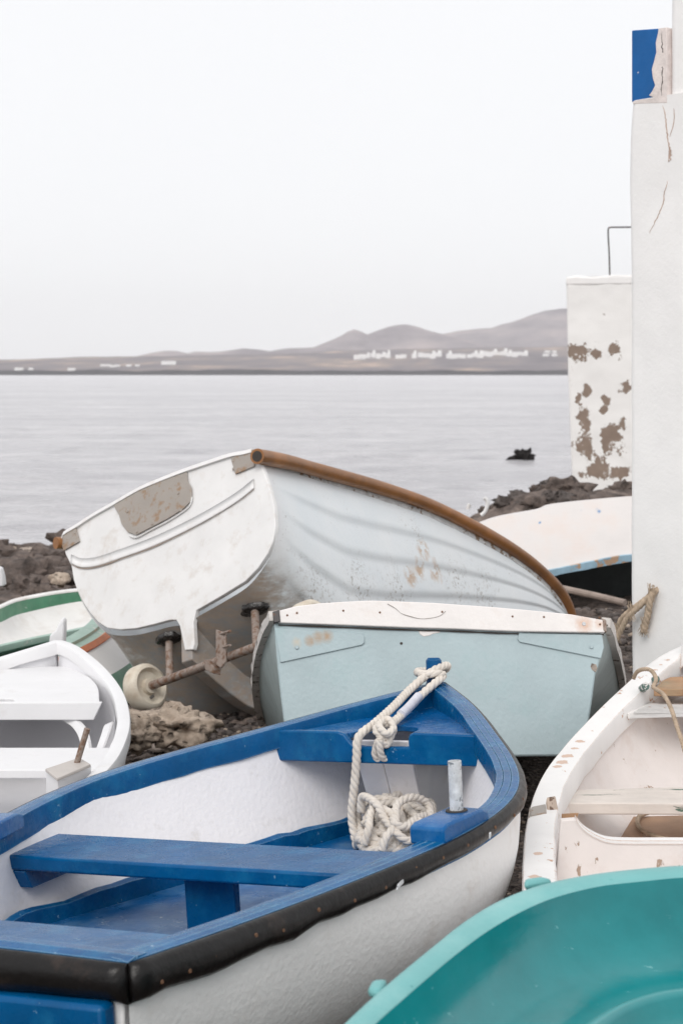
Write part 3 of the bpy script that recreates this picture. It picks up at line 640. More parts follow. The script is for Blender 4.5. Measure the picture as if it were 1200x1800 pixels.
loops = [
 C((628, 1492, 5.60), (634, 1478, 5.50), (660, 1480, 5.48), (690, 1476, 5.47), (725, 1470, 5.50), (752, 1455, 5.56), (764, 1435, 5.66), (762, 1415, 5.73), (745, 1407, 5.77), (725, 1413, 5.75), (706, 1425, 5.68)),
 C((640, 1475, 5.54), (628, 1452, 5.64), (630, 1425, 5.70), (648, 1408, 5.71), (672, 1403, 5.71), (700, 1411, 5.68), (722, 1427, 5.62), (738, 1446, 5.55), (735, 1470, 5.49), (718, 1484, 5.46), (690, 1490, 5.45)),
 C((660, 1410, 5.72), (656, 1422, 5.66), (664, 1440, 5.60), (655, 1460, 5.55), (635, 1466, 5.54), (626, 1478, 5.56), (645, 1490, 5.47), (672, 1488, 5.46)),
 C((672, 1403, 5.72), (690, 1398, 5.77), (712, 1394, 5.80), (725, 1388, 5.82), (720, 1398, 5.84), (705, 1402, 5.80), (716, 1420, 5.72), (720, 1440, 5.63), (706, 1452, 5.55), (690, 1440, 5.58), (676, 1448, 5.55), (678, 1462, 5.50), (695, 1478, 5.46), (702, 1492, 5.44)),
 C((665, 1448, 5.58), (680, 1432, 5.62), (700, 1428, 5.64), (710, 1445, 5.57), (705, 1470, 5.48), (690, 1490, 5.44)),
 C((706, 1425, 5.69), (726, 1432, 5.66), (748, 1444, 5.62), (762, 1462, 5.57), (752, 1482, 5.5), (735, 1490, 5.47)),
 C((728, 1450, 5.60), (722, 1468, 5.52), (724, 1486, 5.46), (700, 1492, 5.45), (660, 1492, 5.46), (640, 1488, 5.50), (650, 1470, 5.53), (668, 1462, 5.53), (668, 1446, 5.57), (685, 1446, 5.55)),
 C((640, 1445, 5.60), (658, 1418, 5.66), (700, 1408, 5.70), (742, 1424, 5.68), (757, 1452, 5.60), (735, 1472, 5.53), (690, 1458, 5.54), (655, 1474, 5.50), (690, 1488, 5.44), (725, 1484, 5.46)),
 C((712, 1390, 5.80), (690, 1402, 5.74), (668, 1418, 5.68), (650, 1440, 5.60), (662, 1466, 5.52), (700, 1468, 5.50), (728, 1452, 5.56), (716, 1430, 5.64), (688, 1434, 5.60), (676, 1456, 5.52), (690, 1476, 5.47)),
 C((632, 1425, 5.62), (640, 1404, 5.60), (662, 1408, 5.54), (676, 1436, 5.48), (698, 1462, 5.44), (722, 1478, 5.41), (738, 1466, 5.44), (732, 1444, 5.50)),
 C((760, 1448, 5.56), (748, 1412, 5.60), (722, 1400, 5.58), (700, 1418, 5.52), (690, 1448, 5.45), (676, 1474, 5.42), (668, 1494, 5.40)),
 C((640, 1488, 5.44), (650, 1462, 5.45), (646, 1436, 5.52), (660, 1420, 5.54), (682, 1424, 5.51), (694, 1444, 5.45), (716, 1450, 5.46), (740, 1436, 5.54), (766, 1430, 5.64)),
 C((655, 1430, 5.68), (690, 1420, 5.72), (730, 1425, 5.74), (745, 1445, 5.70), (700, 1450, 5.66), (650, 1450, 5.66), (640, 1470, 5.62), (700, 1480, 5.56), (740, 1475, 5.58)),
]
rl = random.Random(17)
for L_ in loops:
    L_ = [q + V(rl.uniform(-.009, .009), rl.uniform(-.02, .01), rl.uniform(-.008, .008)) for q in L_]
    three_strand('coil', np.array(L_), RR * .93, ropeo, M['rope'])
# ================================================================== 2. the tilted white boat with the brown pipe strake
def mat_tilt():
    t = NT('weathered_gelcoat'); tau, st = t.attr('tau'), t.attr('st')
    c = t.mix(t.ramp(t.noise(3, 6, .6), (.3, 0), (.7, 1)), (.72, .765, .795), (.79, .815, .83))
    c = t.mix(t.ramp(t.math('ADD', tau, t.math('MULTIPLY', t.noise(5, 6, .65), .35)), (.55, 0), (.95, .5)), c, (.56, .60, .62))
    # growth and staining below the waterline, densest near the stern
    fo = t.math('SUBTRACT', t.math('ADD', tau, t.math('MULTIPLY', t.math('SUBTRACT', t.noise(6, 8, .72, t.map((1, 1, 2.2))), .5), 1.0)), t.math('MULTIPLY', st, .55))
    c = t.mix(t.ramp(fo, (.44, 0), (.62, .85)), c, t.mix(t.ramp(t.noise(22, 7, .7), (.4, 0), (.65, 1)), (.33, .255, .20), (.235, .26, .28)))
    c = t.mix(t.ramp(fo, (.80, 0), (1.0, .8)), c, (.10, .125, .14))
    c = t.mix(t.ramp(t.math('ADD', tau, t.math('MULTIPLY', t.math('SUBTRACT', t.noise(4, 6, .65), .5), .3)), (.60, 0), (.74, .8)), c, (.20, .225, .24))  # underside turned darker grey-blue towards the keel
    c = t.mix(t.math('MULTIPLY', t.math('MULTIPLY', t.ramp(st, (.02, 1), (.42, 0)), t.ramp(tau, (.40, 0), (.56, 1))), t.ramp(t.noise(9, 8, .72, t.map((1, 1, 2.5))), (.34, 0), (.60, .95))), c, t.mix(t.noise(30, 6), (.40, .315, .25), (.27, .215, .175)))
    c = t.mix(t.math('MULTIPLY', t.ramp(st, (.006, 1), (.05, 0)), t.ramp(t.math('ADD', tau, t.math('MULTIPLY', t.math('SUBTRACT', t.noise(8, 5), .5), .3)), (.42, 1), (.55, 0))), c, (.80, .80, .805))
    # peeled patches along the side
    pk = t.spots([tuple(q) for q in PEEL], .02, .085, .9, 16); pk = t.math('MULTIPLY', pk, t.ramp(t.noise(15, 8, .7), (.44, 0), (.49, 1)))
    c = t.mix(pk, c, t.mix(t.noise(30, 5), (.60, .40, .24), (.50, .42, .36)))
    fl = t.spots([tuple(q) for q in FLAKE], .05, .24, .9, 12); fl = t.math('MULTIPLY', fl, t.ramp(t.noise(48, 8, .72), (.55, 0), (.58, 1)))
    c = t.mix(t.math('MULTIPLY', fl, .85), c, (.34, .31, .28))
    sp = t.ramp(t.math('MULTIPLY', t.noise(70, 6, .7), t.math('ADD', t.noise(4, 3), .5)), (.70, 0), (.72, .6)); c = t.mix(sp, c, (.28, .25, .22))
    h = t.math('ADD', t.noise(30, 6, .6), t.math('MULTIPLY', fl, -1.0)); h = t.math('SUBTRACT', h, t.math('MULTIPLY', pk, 1.0))
    return t.fin(c, t.math('ADD', .38, t.math('MULTIPLY', t.noise(9, 4), .25)), t.bump(h, .35, .004))
TA, TB, TC = P(449, 797, 9.1), P(109, 946, 9.95), P(1007, 1112, 11.9)
To = (TA + TB) / 2; Tw = nrm(TA - TB); Thw = np.linalg.norm(TA - TB) / 2
Tn = nrm((TC - To) - Tw * np.dot(TC - To, Tw)); Td = nrm(np.cross(Tn, Tw)); Td = Td if Td[2] < 0 else -Td
tp_ = lambda u, v: Ppl(u, v, To, Tn)
RH = [(449, 797), (462, 822), (474, 855), (483, 890), (485, 925), (481, 950), (472, 972), (455, 998), (432, 1022), (390, 1048), (346, 1073), (326, 1087)]
LH = [(109, 946), (117, 975), (127, 995), (131, 1020), (138, 1040), (148, 1060), (160, 1078), (174, 1094), (190, 1104), (212, 1107), (240, 1105), (270, 1098), (300, 1090), (326, 1087)]
NH = 110
def half(pts):
    q = spline([tp_(u, v) for u, v in pts], NH); return np.stack([(q - To) @ Tw, (q - To) @ Td], 1)
hR, hL = half(RH), half(LH); D0 = hR[-1, 1]
gs_px = [(449, 803), (500, 815), (560, 832), (660, 860), (750, 891), (830, 930), (900, 971), (950, 1010), (982, 1046), (1000, 1080), (1007, 1112)]
su = [(p[0] - 449) / 558 for p in gs_px]
gs3 = spline([P(u, v, lerp(9.1, 11.9, s ** .92)) for (u, v), s in zip(gs_px, su)], 64)
NT_ = 64; dd = np.linalg.norm(np.diff(gs3, axis=0), axis=1); tt = np.r_[0, np.cumsum(dd)]; tt /= tt[-1]
LAPS = [.13, .235, .345, .465, .60]
def tilt_section(i):
    t = tt[i]; g = gs3[i]; ctr = To + (TC - To) * t; lat = float(np.dot(g - ctr, Tw)); lat = max(lat, 0)
    gp = g - 2 * lat * Tw; mid = (g + gp) / 2
    D = D0 * float(np.interp(t, [0, .05, .11, .22, .33, .5, .8, 1], [1, 1.22, 1.42, 1.66, 1.66, 1.55, 1.25, 1.0])) * (1 - t ** 5) + .02; m = float(sstep(.15, 1, t)) * .75
    rows = {}
    for sgn, H in ((1, hR), (-1, hL)):
        row = []
        for j in range(NH):
            tau = j / (NH - 1); l0 = H[j, 0] * sgn / Thw; d0 = H[j, 1] / D0
            l = lerp(l0, 1 - tau ** 1.25, m); d = lerp(d0, tau, m)
            st_ = 0.0
            for a in LAPS:
                if tau >= a - .1: st_ += float(sstep(a - .012, a + .012, tau)) - (tau - (a - .1)) / .11 * (1 if tau < a + .01 else 0) * 0
            off = 0.0
            for a in LAPS:
                x = (a - tau) / .105
                if 0 <= x <= 1: off += .024 * (1 - x)
                elif -.20 < x < 0: off += .024 * (1 + x / .20)
            off *= float(sstep(.0, .14, t)) * (1 - .45 * t) * (1 if j > 0 else 0)
            pb_ = float(sstep(0, .16, t)) * (1 - float(sstep(.55, .95, t))) * math.sin(math.pi * min(1, tau * 1.02)) ** 1.2 * (sgn < 0)
            row.append(- Tw * .10 * pb_ + Td * .30 * pb_ + mid + sgn * Tw * (lat * l + off * (.9 - .4 * tau)) + Td * (D * d + off * .35 * tau))
        rows[sgn] = row
    return rows[-1] + rows[1][::-1][1:]
tilt_base = tuple(To[:2] + np.array([.6, .5])) + (0.0,)
TG = [tilt_section(i) for i in range(NT_)]
def tilt_pt(u, v):                         # the point of the starboard skin seen at a pixel, in the boat's own space
    best = None
    for i in range(2, NT_, 1):
        for j in range(NH, 2 * NH - 1):
            q = TG[i][j]; d = q - V(0, 0, HC); c, s = math.cos(PITCH), math.sin(PITCH); w_ = d[1] * c - d[2] * s
            e = (600 + FPX * d[0] / w_ - u) ** 2 + (900 - FPX * (d[1] * s + d[2] * c) / w_ - v) ** 2
            if best is None or e < best[0]: best = (e, q)
    return best[1] - np.array(tilt_base)
PEEL = [tilt_pt(738, 999), tilt_pt(765, 1004), tilt_pt(722, 1014), tilt_pt(745, 965)]
FLAKE = [tilt_pt(640, 1030), tilt_pt(700, 1040), tilt_pt(800, 1020), tilt_pt(850, 1045), tilt_pt(560, 1050)]
M['tilt'] = mat_tilt()
M['gelwhite'] = paint('white_gelcoat', (.765, .755, .75), .36, .07, 4, dirt=(.50, .42, .35), dirt_amt=.20, dirt_s=9, bump=.15, bs=30)
M['pipe'] = paint('brown_pipe', (.32, .135, .042), .42, .35, 3, chip=(.42, .27, .15), chip_amt=.08, chip_s=20, dirt=(.10, .055, .03), dirt_amt=.35, dirt_s=4, bump=.3)
M['flange'] = paint('worn_flange', (.60, .60, .60), .7, .25, 14, chip=(.22, .15, .10), chip_amt=.20, chip_s=22, bump=.7)
M['plate'] = metal('dull_plate', (.42, .375, .335), rust=(.30, .20, .13), amt=.28, rough=.42, met=.35, s=18)
M['steel'] = metal('rusty_steel', (.36, .29, .25), rust=(.17, .095, .06), amt=.42, rough=.5, met=.4)
M['tar'] = paint('black_sealant', (.016, .013, .012), .25, .4, 20, bump=.8, bs=25, bd=.01)
M['wheel'] = paint('yellowed_plastic', (.66, .60, .50), .5, .12, 6, dirt=(.33, .22, .13), dirt_amt=.35, dirt_s=9, bump=.2)
tilt = thing('rowing_boat', tilt_base, 'white clinker dinghy leaning on its side with a brown pipe along its edge', 'boat', 'boats pulled up on the beach')
tauv = []; stv = []
for i in range(NT_):
    tauv += [j / (NH - 1) for j in range(NH)] + [j / (NH - 1) for j in range(NH)][::-1][1:]; stv += [tt[i]] * (2 * NH - 1)
skin('hull', TG, M['tilt'], tilt, sharp=60, attrs={'tau': tauv, 'st': stv})
# transom
outl = RH[:-1] + [(341, 1094), (343, 1131), (340, 1142), (326, 1143), (321, 1118), (317, 1100), (311, 1090)] + LH[-2::-1]
top_e = [(116, 941), (136, 929), (170, 907), (204, 888), (248, 863), (290, 845), (332, 829), (370, 816), (407, 804), (430, 800)]
tpoly = [tp_(u, v) for u, v in outl + top_e]
tpoly = [q - Tn * .005 for q in tpoly]
prism('transom', tpoly, Tn * .03, M['gelwhite'], tilt, bevel=.004, seg=3)
rim = spline([tp_(u, v) for u, v in [(112, 950)] + top_e + [(446, 796)]], 50)
sweep('transom_rim', rim, [(-.022, -.004), (.05, -.004), (.05, .02), (-.016, .02)], Tn, -Td, M['gelwhite'], tilt, sharp=40)
bead = spline([tp_(u, v) - Tn * .011 for u, v in [(128, 989), (145, 996), (172, 994), (215, 980), (270, 960), (330, 932), (380, 905), (420, 880), (449, 857)]], 60)
sweep('moulded_step', bead, [(0, -.010), (-.003, -.004), (-.0035, 0), (0, .05)], Tn, -Td, M['gelwhite'], tilt, sharp=0)
bscale = [max(.1, .5 + .9 * nz(q, 5)) for q in bead]
sweep('dirt_line', bead + Td * .0135 - Tn * .001, [(-.001, -.004), (-.0015, 0), (-.001, .004), (.004, .0)], Tn, -Td, paint('dirt_line', (.40, .31, .26), .9, .3, 12), tilt, scale=bscale, sharp=0)
pl = [(204, 889), (248, 864), (290, 846), (332, 831), (334, 848), (340, 858), (341, 872), (338, 884), (327, 895), (299, 913), (270, 928), (243, 942), (229, 937), (218, 923), (213, 906), (207, 896)]
mplate = prism('motor_plate', [tp_(u, v) - Tn * .012 for u, v in pl], -Tn * .006, M['plate'], tilt, bevel=.002)
sl = spline([tp_(u, v) - Tn * .014 for u, v in [(341, 875), (338, 888), (327, 899), (299, 917), (270, 932), (243, 946), (231, 942)]], 30)
tube('sealant_bead', sl, .005, M['gelwhite'], tilt, n=6)
for u, v in ((318, 868), (229, 900), (245, 936), (322, 898), (272, 922)): screw(tp_(u, v) - Tn * .020, -Tn, .011, mplate, M['plate'], 'rivet')
prism('corner_plate', [tp_(u, v) - Tn * .012 for u, v in ((409, 806), (448, 791), (451, 821), (417, 835))], -Tn * .005, M['plate'], tilt, bevel=.002)
prism('corner_plate', [tp_(u, v) - Tn * .012 for u, v in ((108, 946), (137, 928), (144, 953), (116, 969))], -Tn * .005, M['plate'], tilt, bevel=.002)
for u, v in ((413, 812), (414, 826), (117, 955), (136, 938)): screw(tp_(u, v) - Tn * .018, -Tn, .009, tilt, M['plate'], 'rivet')
# pipe strakes and the worn flange under them
cs = spline([P(u, v, lerp(9.02, 11.9, s ** .92) - .02) for (u, v), s in zip([(452, 802), (505, 812), (560, 827), (660, 855), (750, 886), (830, 925), (900, 966), (950, 1004), (984, 1041), (1001, 1076), (1008, 1112)], su)], 90)
tube('pipe_strake', cs, .041, M['pipe'], tilt, n=16, scale=[1 + .05 * nz(q, 3) for q in cs], cap=True)
tdir = nrm(cs[1] - cs[0]); mouth = np.array([cs[0] - tdir * .002, cs[0] + tdir * .001]); tube('pipe_mouth_shade', mouth, .029, M['dark'], tilt, n=16)  # dark disc painted for the shade in the hollow pipe end
sweep('gunwale_flange', gs3 + Td * .05, [(-.02, -.03), (.014, -.03), (.018, .03), (-.02, .03)], Tw, -Td, M['flange'], tilt, scale=[1 - .45 * t for t in tt], wob=.25)
gp3 = np.array([TG[i][0] for i in range(NT_)]); gp3[0] -= Tn * .04
tube('pipe_strake', gp3 - Tw * .02 + Td * .02, .036, M['pipe'], tilt, n=12)
# skeg, fouling strip
sk = [tp_(341, 1094), tp_(343, 1131), tp_(340, 1142), tp_(326, 1143), tp_(311, 1090)]
kw = Tw * .040; kt = tp_(326, 1085); kb = tp_(334, 1142)
def keelp(t): i = int(t * (NT_ - 1)); return TG[i][NH - 1]
hgt = np.dot(kb - kt, Td)
vs = []
for t in np.linspace(0, .6, 16):
    q = keelp(t); h_ = hgt * (1 - (t / .6) ** .8) + .012
    for sd, hh in ((-1, -.05), (1, -.05), (1, h_), (-1, h_)): vs.append(q + sd * kw * (1 - .4 * t) + Td * hh + Tw * .0 - (Tn * .0))
mesh('skeg', vs, grid_faces(16, 4, True) + [(0, 1, 2, 3)], M['tilt'], tilt, bevel=.006, attrs={'tau': [.68] * len(vs), 'st': [.05] * len(vs)})
def skin_pt(t, j): return TG[int(t * (NT_ - 1))][j]
stp = spline([skin_pt(t, NH - 1 - k) + Td * .012 for t, k in ((.06, 10), (.10, 9), (.18, 8), (.28, 8), (.42, 8), (.6, 7))], 40)
tube('rubber_strip', stp, .022, M['tar'], tilt, n=10)
# launching wheels on their axle
AxL, AxR = P(262, 1207, 8.98), P(466, 1131, 8.42)
axd = nrm(AxR - AxL); axle = np.array([AxL - axd * .05, lerp(AxL, AxR, .5), AxR + axd * .3])
trolley = thing('launching_wheels', (AxL[0], AxL[1], 0.0), 'rusty steel axle with a yellowed plastic wheel bolted under the leaning dinghy', 'launching wheels')
tube('axle', axle, .023, M['steel'], trolley, n=14)
wr = .128
def wheel(c):
    t_, s_, u_ = frames(np.array([c - axd, c + axd]))
    prof = [(-.058, .02), (-.058, .085), (-.050, .112), (-.030, wr), (.030, wr), (.050, .114), (.054, .100), (.044, .092), (.030, .084), (.026, .045), (.050, .040), (.052, .02)]
    vs = []; n = 40
    for a, r in prof:
        for k in range(n):
            g = 2 * math.pi * k / n; vs.append(c + axd * a + (s_[0] * math.cos(g) + u_[0] * math.sin(g)) * r)
    w_ = trolley['_'] if False else mesh('wheel', vs, grid_faces(len(prof), n, True), M['wheel'], trolley, sharp=45)
    return s_[0], u_[0]
s_, u_ = wheel(AxL - axd * .03)
wheel(AxR + axd * .33)
lab = AxL - axd * .03 + axd * .031 + nrm(P(268, 1228, 8.95) - AxL) * .06
ld = nrm(np.cross(axd, V(.5, 0, .8))); le = np.cross(axd, ld)
prism('stencil_mark', [lab + ld * .017 + le * .006, lab + ld * .006 + le * .017, lab - ld * .017 - le * .006, lab - ld * .006 - le * .017], axd * .0012, paint('grey_mark', (.13, .12, .11), .8), trolley, bevel=0)
def strut(pa, pb, padc, r=.021):
    tube('strut', np.array([pa, pb]), r, M['steel'], trolley, n=12)
    t_, ss_, uu_ = frames(np.array([padc, padc - Td]))
    vs = []; n = 26; rg_ = random.Random(int(padc[0] * 1000))
    rr = [1 + rg_.uniform(-.14, .14) for _ in range(n)]
    e1 = nrm(Tw - Td * np.dot(Tw, Td)); e2 = np.cross(Td, e1)
    for h_, k_ in ((-.012, .95), (.010, 1), (.022, .86), (.028, .35)):
        for q in range(n):
            g = 2 * math.pi * q / n; vs.append(padc + Td * h_ + (e1 * math.cos(g) * .082 + e2 * math.sin(g) * .062) * k_ * rr[q])
    mesh('sealed_pad', vs, grid_faces(4, n, True) + [tuple(3 * n + q for q in range(n))], M['tar'], trolley, sharp=60)
def hull_at(u, v):
    best = None; c, s_n = math.cos(PITCH), math.sin(PITCH)
    for i in range(1, NT_):
        for q in TG[i]:
            d = q - V(0, 0, HC); w_ = d[1] * c - d[2] * s_n
            e = (600 + FPX * d[0] / w_ - u) ** 2 + (900 - FPX * (d[1] * s_n + d[2] * c) / w_ - v) ** 2
            if e < 60 and (best is None or e * .002 + d[1] < best[0]): best = (e * .002 + d[1], q)
    return best[1] if best else P(u, v, 9.1)
pA, pB = hull_at(297, 1124), hull_at(444, 1064)
print('pads', pA, pB)
strut(lerp(AxL, AxR, .19), pA, pA); strut(lerp(AxL, AxR, .93), pB, pB)
mid_ = lerp(AxL, AxR, .61)
tp2 = lambda u, v, Y: P(u, v, Y)
prism('bracket', [P(379, 1106, 8.63), P(396, 1112, 8.58), P(397, 1162, 8.55), P(388, 1174, 8.55), P(379, 1168, 8.58)], nrm(np.cross(axd, Td)) * .012, M['steel'], trolley, bevel=.003)
prism('clip', [P(358, 1160, 8.60), P(364, 1159, 8.60), P(376, 1172, 8.58), P(375, 1184, 8.57), P(360, 1177, 8.60)], nrm(np.cross(axd, Td)) * .05, M['steel'], trolley, bevel=.003)
for v in (1112, 1137): tube('bolt', np.array([P(386, v + 3, 8.62), P(405, v - 3, 8.50)]), .007, M['steel'], trolley, n=8)

# chock under the leaning dinghy
ck = thing('wooden_block', P(320, 1229, 9.6) * V(1, 1, 0), 'small pale wooden block standing under the leaning dinghy', 'block')
cpt = [P(313, 1237, 9.6), P(332, 1237, 9.6), P(330, 1219, 9.6), P(312, 1214, 9.6)]
prism('block', cpt, (0, .12, 0), M['pale_stone'], ck, bevel=.004)

# ================================================================== 3. the aqua boat seen from its stern
def mat_aqua():
    pass
AQ = (.395, .485, .51)
Ao = P(770, 1085, 6.9); An = nrm(V(-.02, .955, -.29)); apx = lambda u, v: Ppl(u, v, Ao, An)
Aup = nrm(V(0, 0, 1) - An * An[2]); Ar = np.cross(An, Aup)
abase = (Ao[0], 7.6, 0.0)
loc = lambda q: tuple(np.array(q) - np.array(abase))
M['aqua'] = paint('aqua_paint', AQ, .45, .09, 3.5, chip=(.74, .70, .66), chip_amt=.0, bump=.22, bs=70, bst=(1, 1, .6), orange=60, bd=.004, dirt=(.30, .44, .45), dirt_amt=.2, dirt_s=6,
    spots=[([loc(apx(560, 1121)) + (1.2,), loc(apx(575, 1119)) + (1.1,), loc(apx(545, 1127))], .004, .030, (.38, .22, .10), .8), ([loc(apx(521, 1130))], .004, .026, (.55, .45, .32), .7)])
rust_c = [(522, 1079, .8), (603, 1075, .6), (667, 1078, .6), (776, 1077, .7), (899, 1085, .7), (954, 1086, .6), (1024, 1098, 1.5), (1052, 1099, 1.1), (1051, 1087, .9), (505, 1083, .7)]
M['rim'] = paint('white_plank', (.80, .765, .745), .55, .05, 5, chip=(.33, .24, .18), chip_amt=.05, chip_s=18, chip_st=(.4, 1, 1), bump=.6, bs=22, dirt=(.60, .50, .43), dirt_amt=.12, edge=(.30, .20, .14),
    spots=[([loc(apx(u, v)) + (k,) for u, v, k in rust_c], .005, .030, (.56, .25, .09), .9), ([loc(apx(u, v)) + (k,) for u, v, k in rust_c], .003, .0115, (.07, .035, .02), .95)])
M['aqua_side'] = paint('grey_aqua', (.33, .40, .40), .5, .18, 4, chip=(.20, .17, .15), chip_amt=.05, chip_s=20, bump=.7, bs=20, bst=(1, 1, .3), dirt=(.22, .26, .26), dirt_amt=.3)
M['rail_worn'] = paint('worn_white_rail', (.66, .63, .60), .6, .2, 8, chip=(.16, .13, .11), chip_amt=.19, chip_s=17, bump=.9, edge=(.2, .16, .13))
M['under'] = paint('under_shade', (.03, .035, .035), .7, .3)
aqua = thing('rowing_boat', abase, 'pale aqua boat seen from its square stern, with a white rust spotted plank on top', 'boat', 'boats pulled up on the beach')
tr_px = [(482, 1094), (484, 1130), (488, 1175), (494, 1230), (501, 1285), (512, 1330), (560, 1333), (700, 1334), (850, 1330), (985, 1329), (1012, 1318), (1031, 1290), (1039, 1240), (1046, 1185), (1054, 1160), (1057, 1112), (1000, 1096), (770, 1090), (600, 1090)]
prism('transom', [apx(u, v) for u, v in tr_px], An * .03, M['aqua'], aqua, bevel=.008)
rim_px = [(490, 1075), (520, 1067), (560, 1062), (605, 1059), (650, 1057), (700, 1058.5), (760, 1061), (860, 1068), (930, 1074), (1000, 1081), (1063, 1092), (1061, 1113), (1030, 1113), (960, 1112), (900, 1111), (800, 1107), (700, 1104), (600, 1100), (489, 1096)]
splank = prism('stern_plank', [apx(u, v) - An * .022 for u, v in rim_px], An * .05, M['rim'], aqua, bevel=.004)
gap = spline([apx(u, v) - An * .004 for u, v in [(489, 1099), (600, 1103), (700, 1107), (800, 1110), (900, 1114), (1060, 1116)]], 40)
sweep('seam', gap, [(0, -.004), (-.004, -.004), (-.004, .004), (0, .004)], An, Aup, M['dark'], aqua, scale=[.5 + .8 * abs(nz(q, 6)) for q in gap])
ckp = spline([apx(u, v) - An * .0225 for u, v in [(680, 1063), (694, 1071), (705, 1080), (720, 1085), (738, 1089), (756, 1088), (772, 1084), (782, 1076)]], 40)
sweep('crack', ckp, [(-.001, -.0018), (.002, -.0018), (.002, .0018), (-.001, .0018)], -An, Aup, paint('crack_grey', (.30, .27, .25), .9), aqua, scale=[.4 + .9 * abs(nz(q, 11)) for q in ckp])
prism('corner_plate', [apx(u, v) - An * .001 for u, v in [(911, 1113), (909, 1124), (912, 1129), (1055, 1158), (1060, 1138), (1057, 1116)]], -An * .007, M['aqua'], aqua, bevel=.002)
prism('corner_plate', [apx(u, v) - An * .001 for u, v in [(636, 1114), (640, 1119), (640, 1130), (636, 1134), (493, 1165), (483, 1104), (560, 1109)]], -An * .007, M['aqua'], aqua, bevel=.002)
for u, v in ((1038, 1138), (522, 1139)): screw(apx(u, v) - An * .012, -An, .008, aqua, M['aqua'], 'bolt_head')
for u, v, k_ in rust_c:
    screw(apx(u, v) - An * .0235, -An, .0045 if k_ != 1.5 else .009, splank, M['rust'] if k_ != 1.5 else M['galv'])
prism('bare_patch', [apx(u, v) - An * .0012 for u, v in [(735, 1109), (745, 1110), (772, 1108), (773, 1112), (760, 1114), (755, 1117), (744, 1119), (738, 1115)]], An * .004, M['rim'], aqua, bevel=0)
prism('bare_patch', [apx(u, v) - An * .0012 for u, v in [(1039, 1166), (1047, 1168), (1049, 1175), (1046, 1182), (1040, 1178), (1037, 1172)]], An * .004, M['pale_stone'], aqua, bevel=0)
tube('hole', np.array([apx(705, 1131) - An * .001, apx(705, 1131) + An * .003]), .006, M['dark'], aqua, n=8)
# sides running forward and down
gl_px = [(483, 1082, 6.93), (474, 1100, 7.1), (464, 1125, 7.35), (456, 1152, 7.62), (452, 1185, 7.95), (453, 1225, 8.3), (462, 1268, 8.7)]
gr_px = [(1062, 1094, 6.93), (1069, 1112, 7.1), (1076, 1135, 7.35), (1084, 1165, 7.62), (1091, 1200, 7.95), (1094, 1240, 8.3), (1088, 1285, 8.7)]
AL, AR_ = spline([P(*q) for q in gl_px], 24), spline([P(*q) for q in gr_px], 24)
dn = -Aup
chl, chr_ = apx(508, 1328), apx(1020, 1312)
rows = []
for i in range(24):
    t = i / 23; w_ = An * (np.dot(AL[i] - AL[0], An)); sq = lerp(1, .93, t)
    cl = lerp(chl + w_, (chl + chr_) / 2 + w_, .08 * t) + Aup * .10 * t; cr = lerp(chr_ + w_, (chl + chr_) / 2 + w_, .08 * t) + Aup * .10 * t
    bl_ = lambda a, b: [lerp(a, b, q) + (nrm(a - b) * 0) for q in np.linspace(0, 1, 8)]
    rows.append(bl_(AL[i], cl) + bl_(cl, cr)[1:] + bl_(cr, AR_[i])[1:])
skin('hull', rows, M['aqua_side'], aqua, sharp=30)
for Ln, sd in ((AL, -1), (AR_, 1)):
    sweep('rail', Ln, [(-.012, -.02), (.022, -.022), (.026, .018), (-.012, .022)], V(sd, 0, 0), Aup, M['rail_worn'], aqua, wob=.3)
# dark corner strap at the left end of the plank
prism('corner_strap', [apx(u, v) - An * .03 for u, v in [(479, 1077), (491, 1074), (493, 1095), (481, 1097)]], An * .07, M['black_iron'], aqua, bevel=.003)
prism('corner_strap', [apx(u, v) - An * .024 for u, v in [(1056, 1088), (1063, 1091), (1064, 1113), (1058, 1110)]], An * .05, M['steel'], aqua, bevel=.003)
kb0 = apx(770, 1334); box('keel_block', V(kb0[0], kb0[1] + .35, kb0[2] / 2 - .02), (.11, 0, 0), (0, .18, 0), (0, 0, kb0[2] / 2 + .02), M['under'], aqua)
# ================================================================== generic open boat
def open_boat(root, L, R, depth, nexp, th, m_out, m_in, m_cap, capw=.06, caph=.05, bowdrop=.25, nt=12, up=(0, 0, 1), capout=.012, inner_drop=.06, cap_sides=(1, -1), capwob=.05):
    n = len(L); up = np.array(up, float); K = []; Ki = []
    for i in range(n):
        t = i / (n - 1); mid = (L[i] + R[i]) / 2; d = depth * lerp(bowdrop, 1, float(sstep(0, .3, t)))
        K.append(mid - up * d); Ki.append(mid - up * (d - inner_drop))
    skin('hull', hull_grid(L, R, np.array(K), nexp, nt), m_out, root, sharp=0)
    lat = R - L; wl = np.linalg.norm(lat, axis=1)[:, None]; ln = lat / np.maximum(wl, 1e-6); q = np.minimum(th, wl * .42)
    Li, Ri = L + ln * q - up * .012, R - ln * q - up * .012
    skin('lining', hull_grid(Li, Ri, np.array(Ki), nexp, nt), m_in, root, sharp=0)
    for Cc, sd in ((L, 1), (R, -1)):
        if sd not in cap_sides: continue
        t = np.gradient(Cc, axis=0); t /= np.linalg.norm(t, axis=1)[:, None]; inn = np.cross(t, up); inn /= np.linalg.norm(inn, axis=1)[:, None]
        s = np.sign((inn * ln * sd).sum(1).mean()); inn = inn * s
        sweep('gunwale', Cc, [(-capout, -.002), (-capout + .004, .006), (capw * .5, .010), (capw - .004, .006), (capw, 0), (capw, -caph), (-capout, -caph)], inn, up, m_cap, root, sharp=40, wob=capwob)
    return Li, Ri
M['lw'] = paint('clean_white', (.745, .74, .75), .42, .04, 4, bump=.25, bs=20, dirt=(.56, .53, .50), dirt_amt=.08, dirt_s=6, edge=(.62, .60, .58))
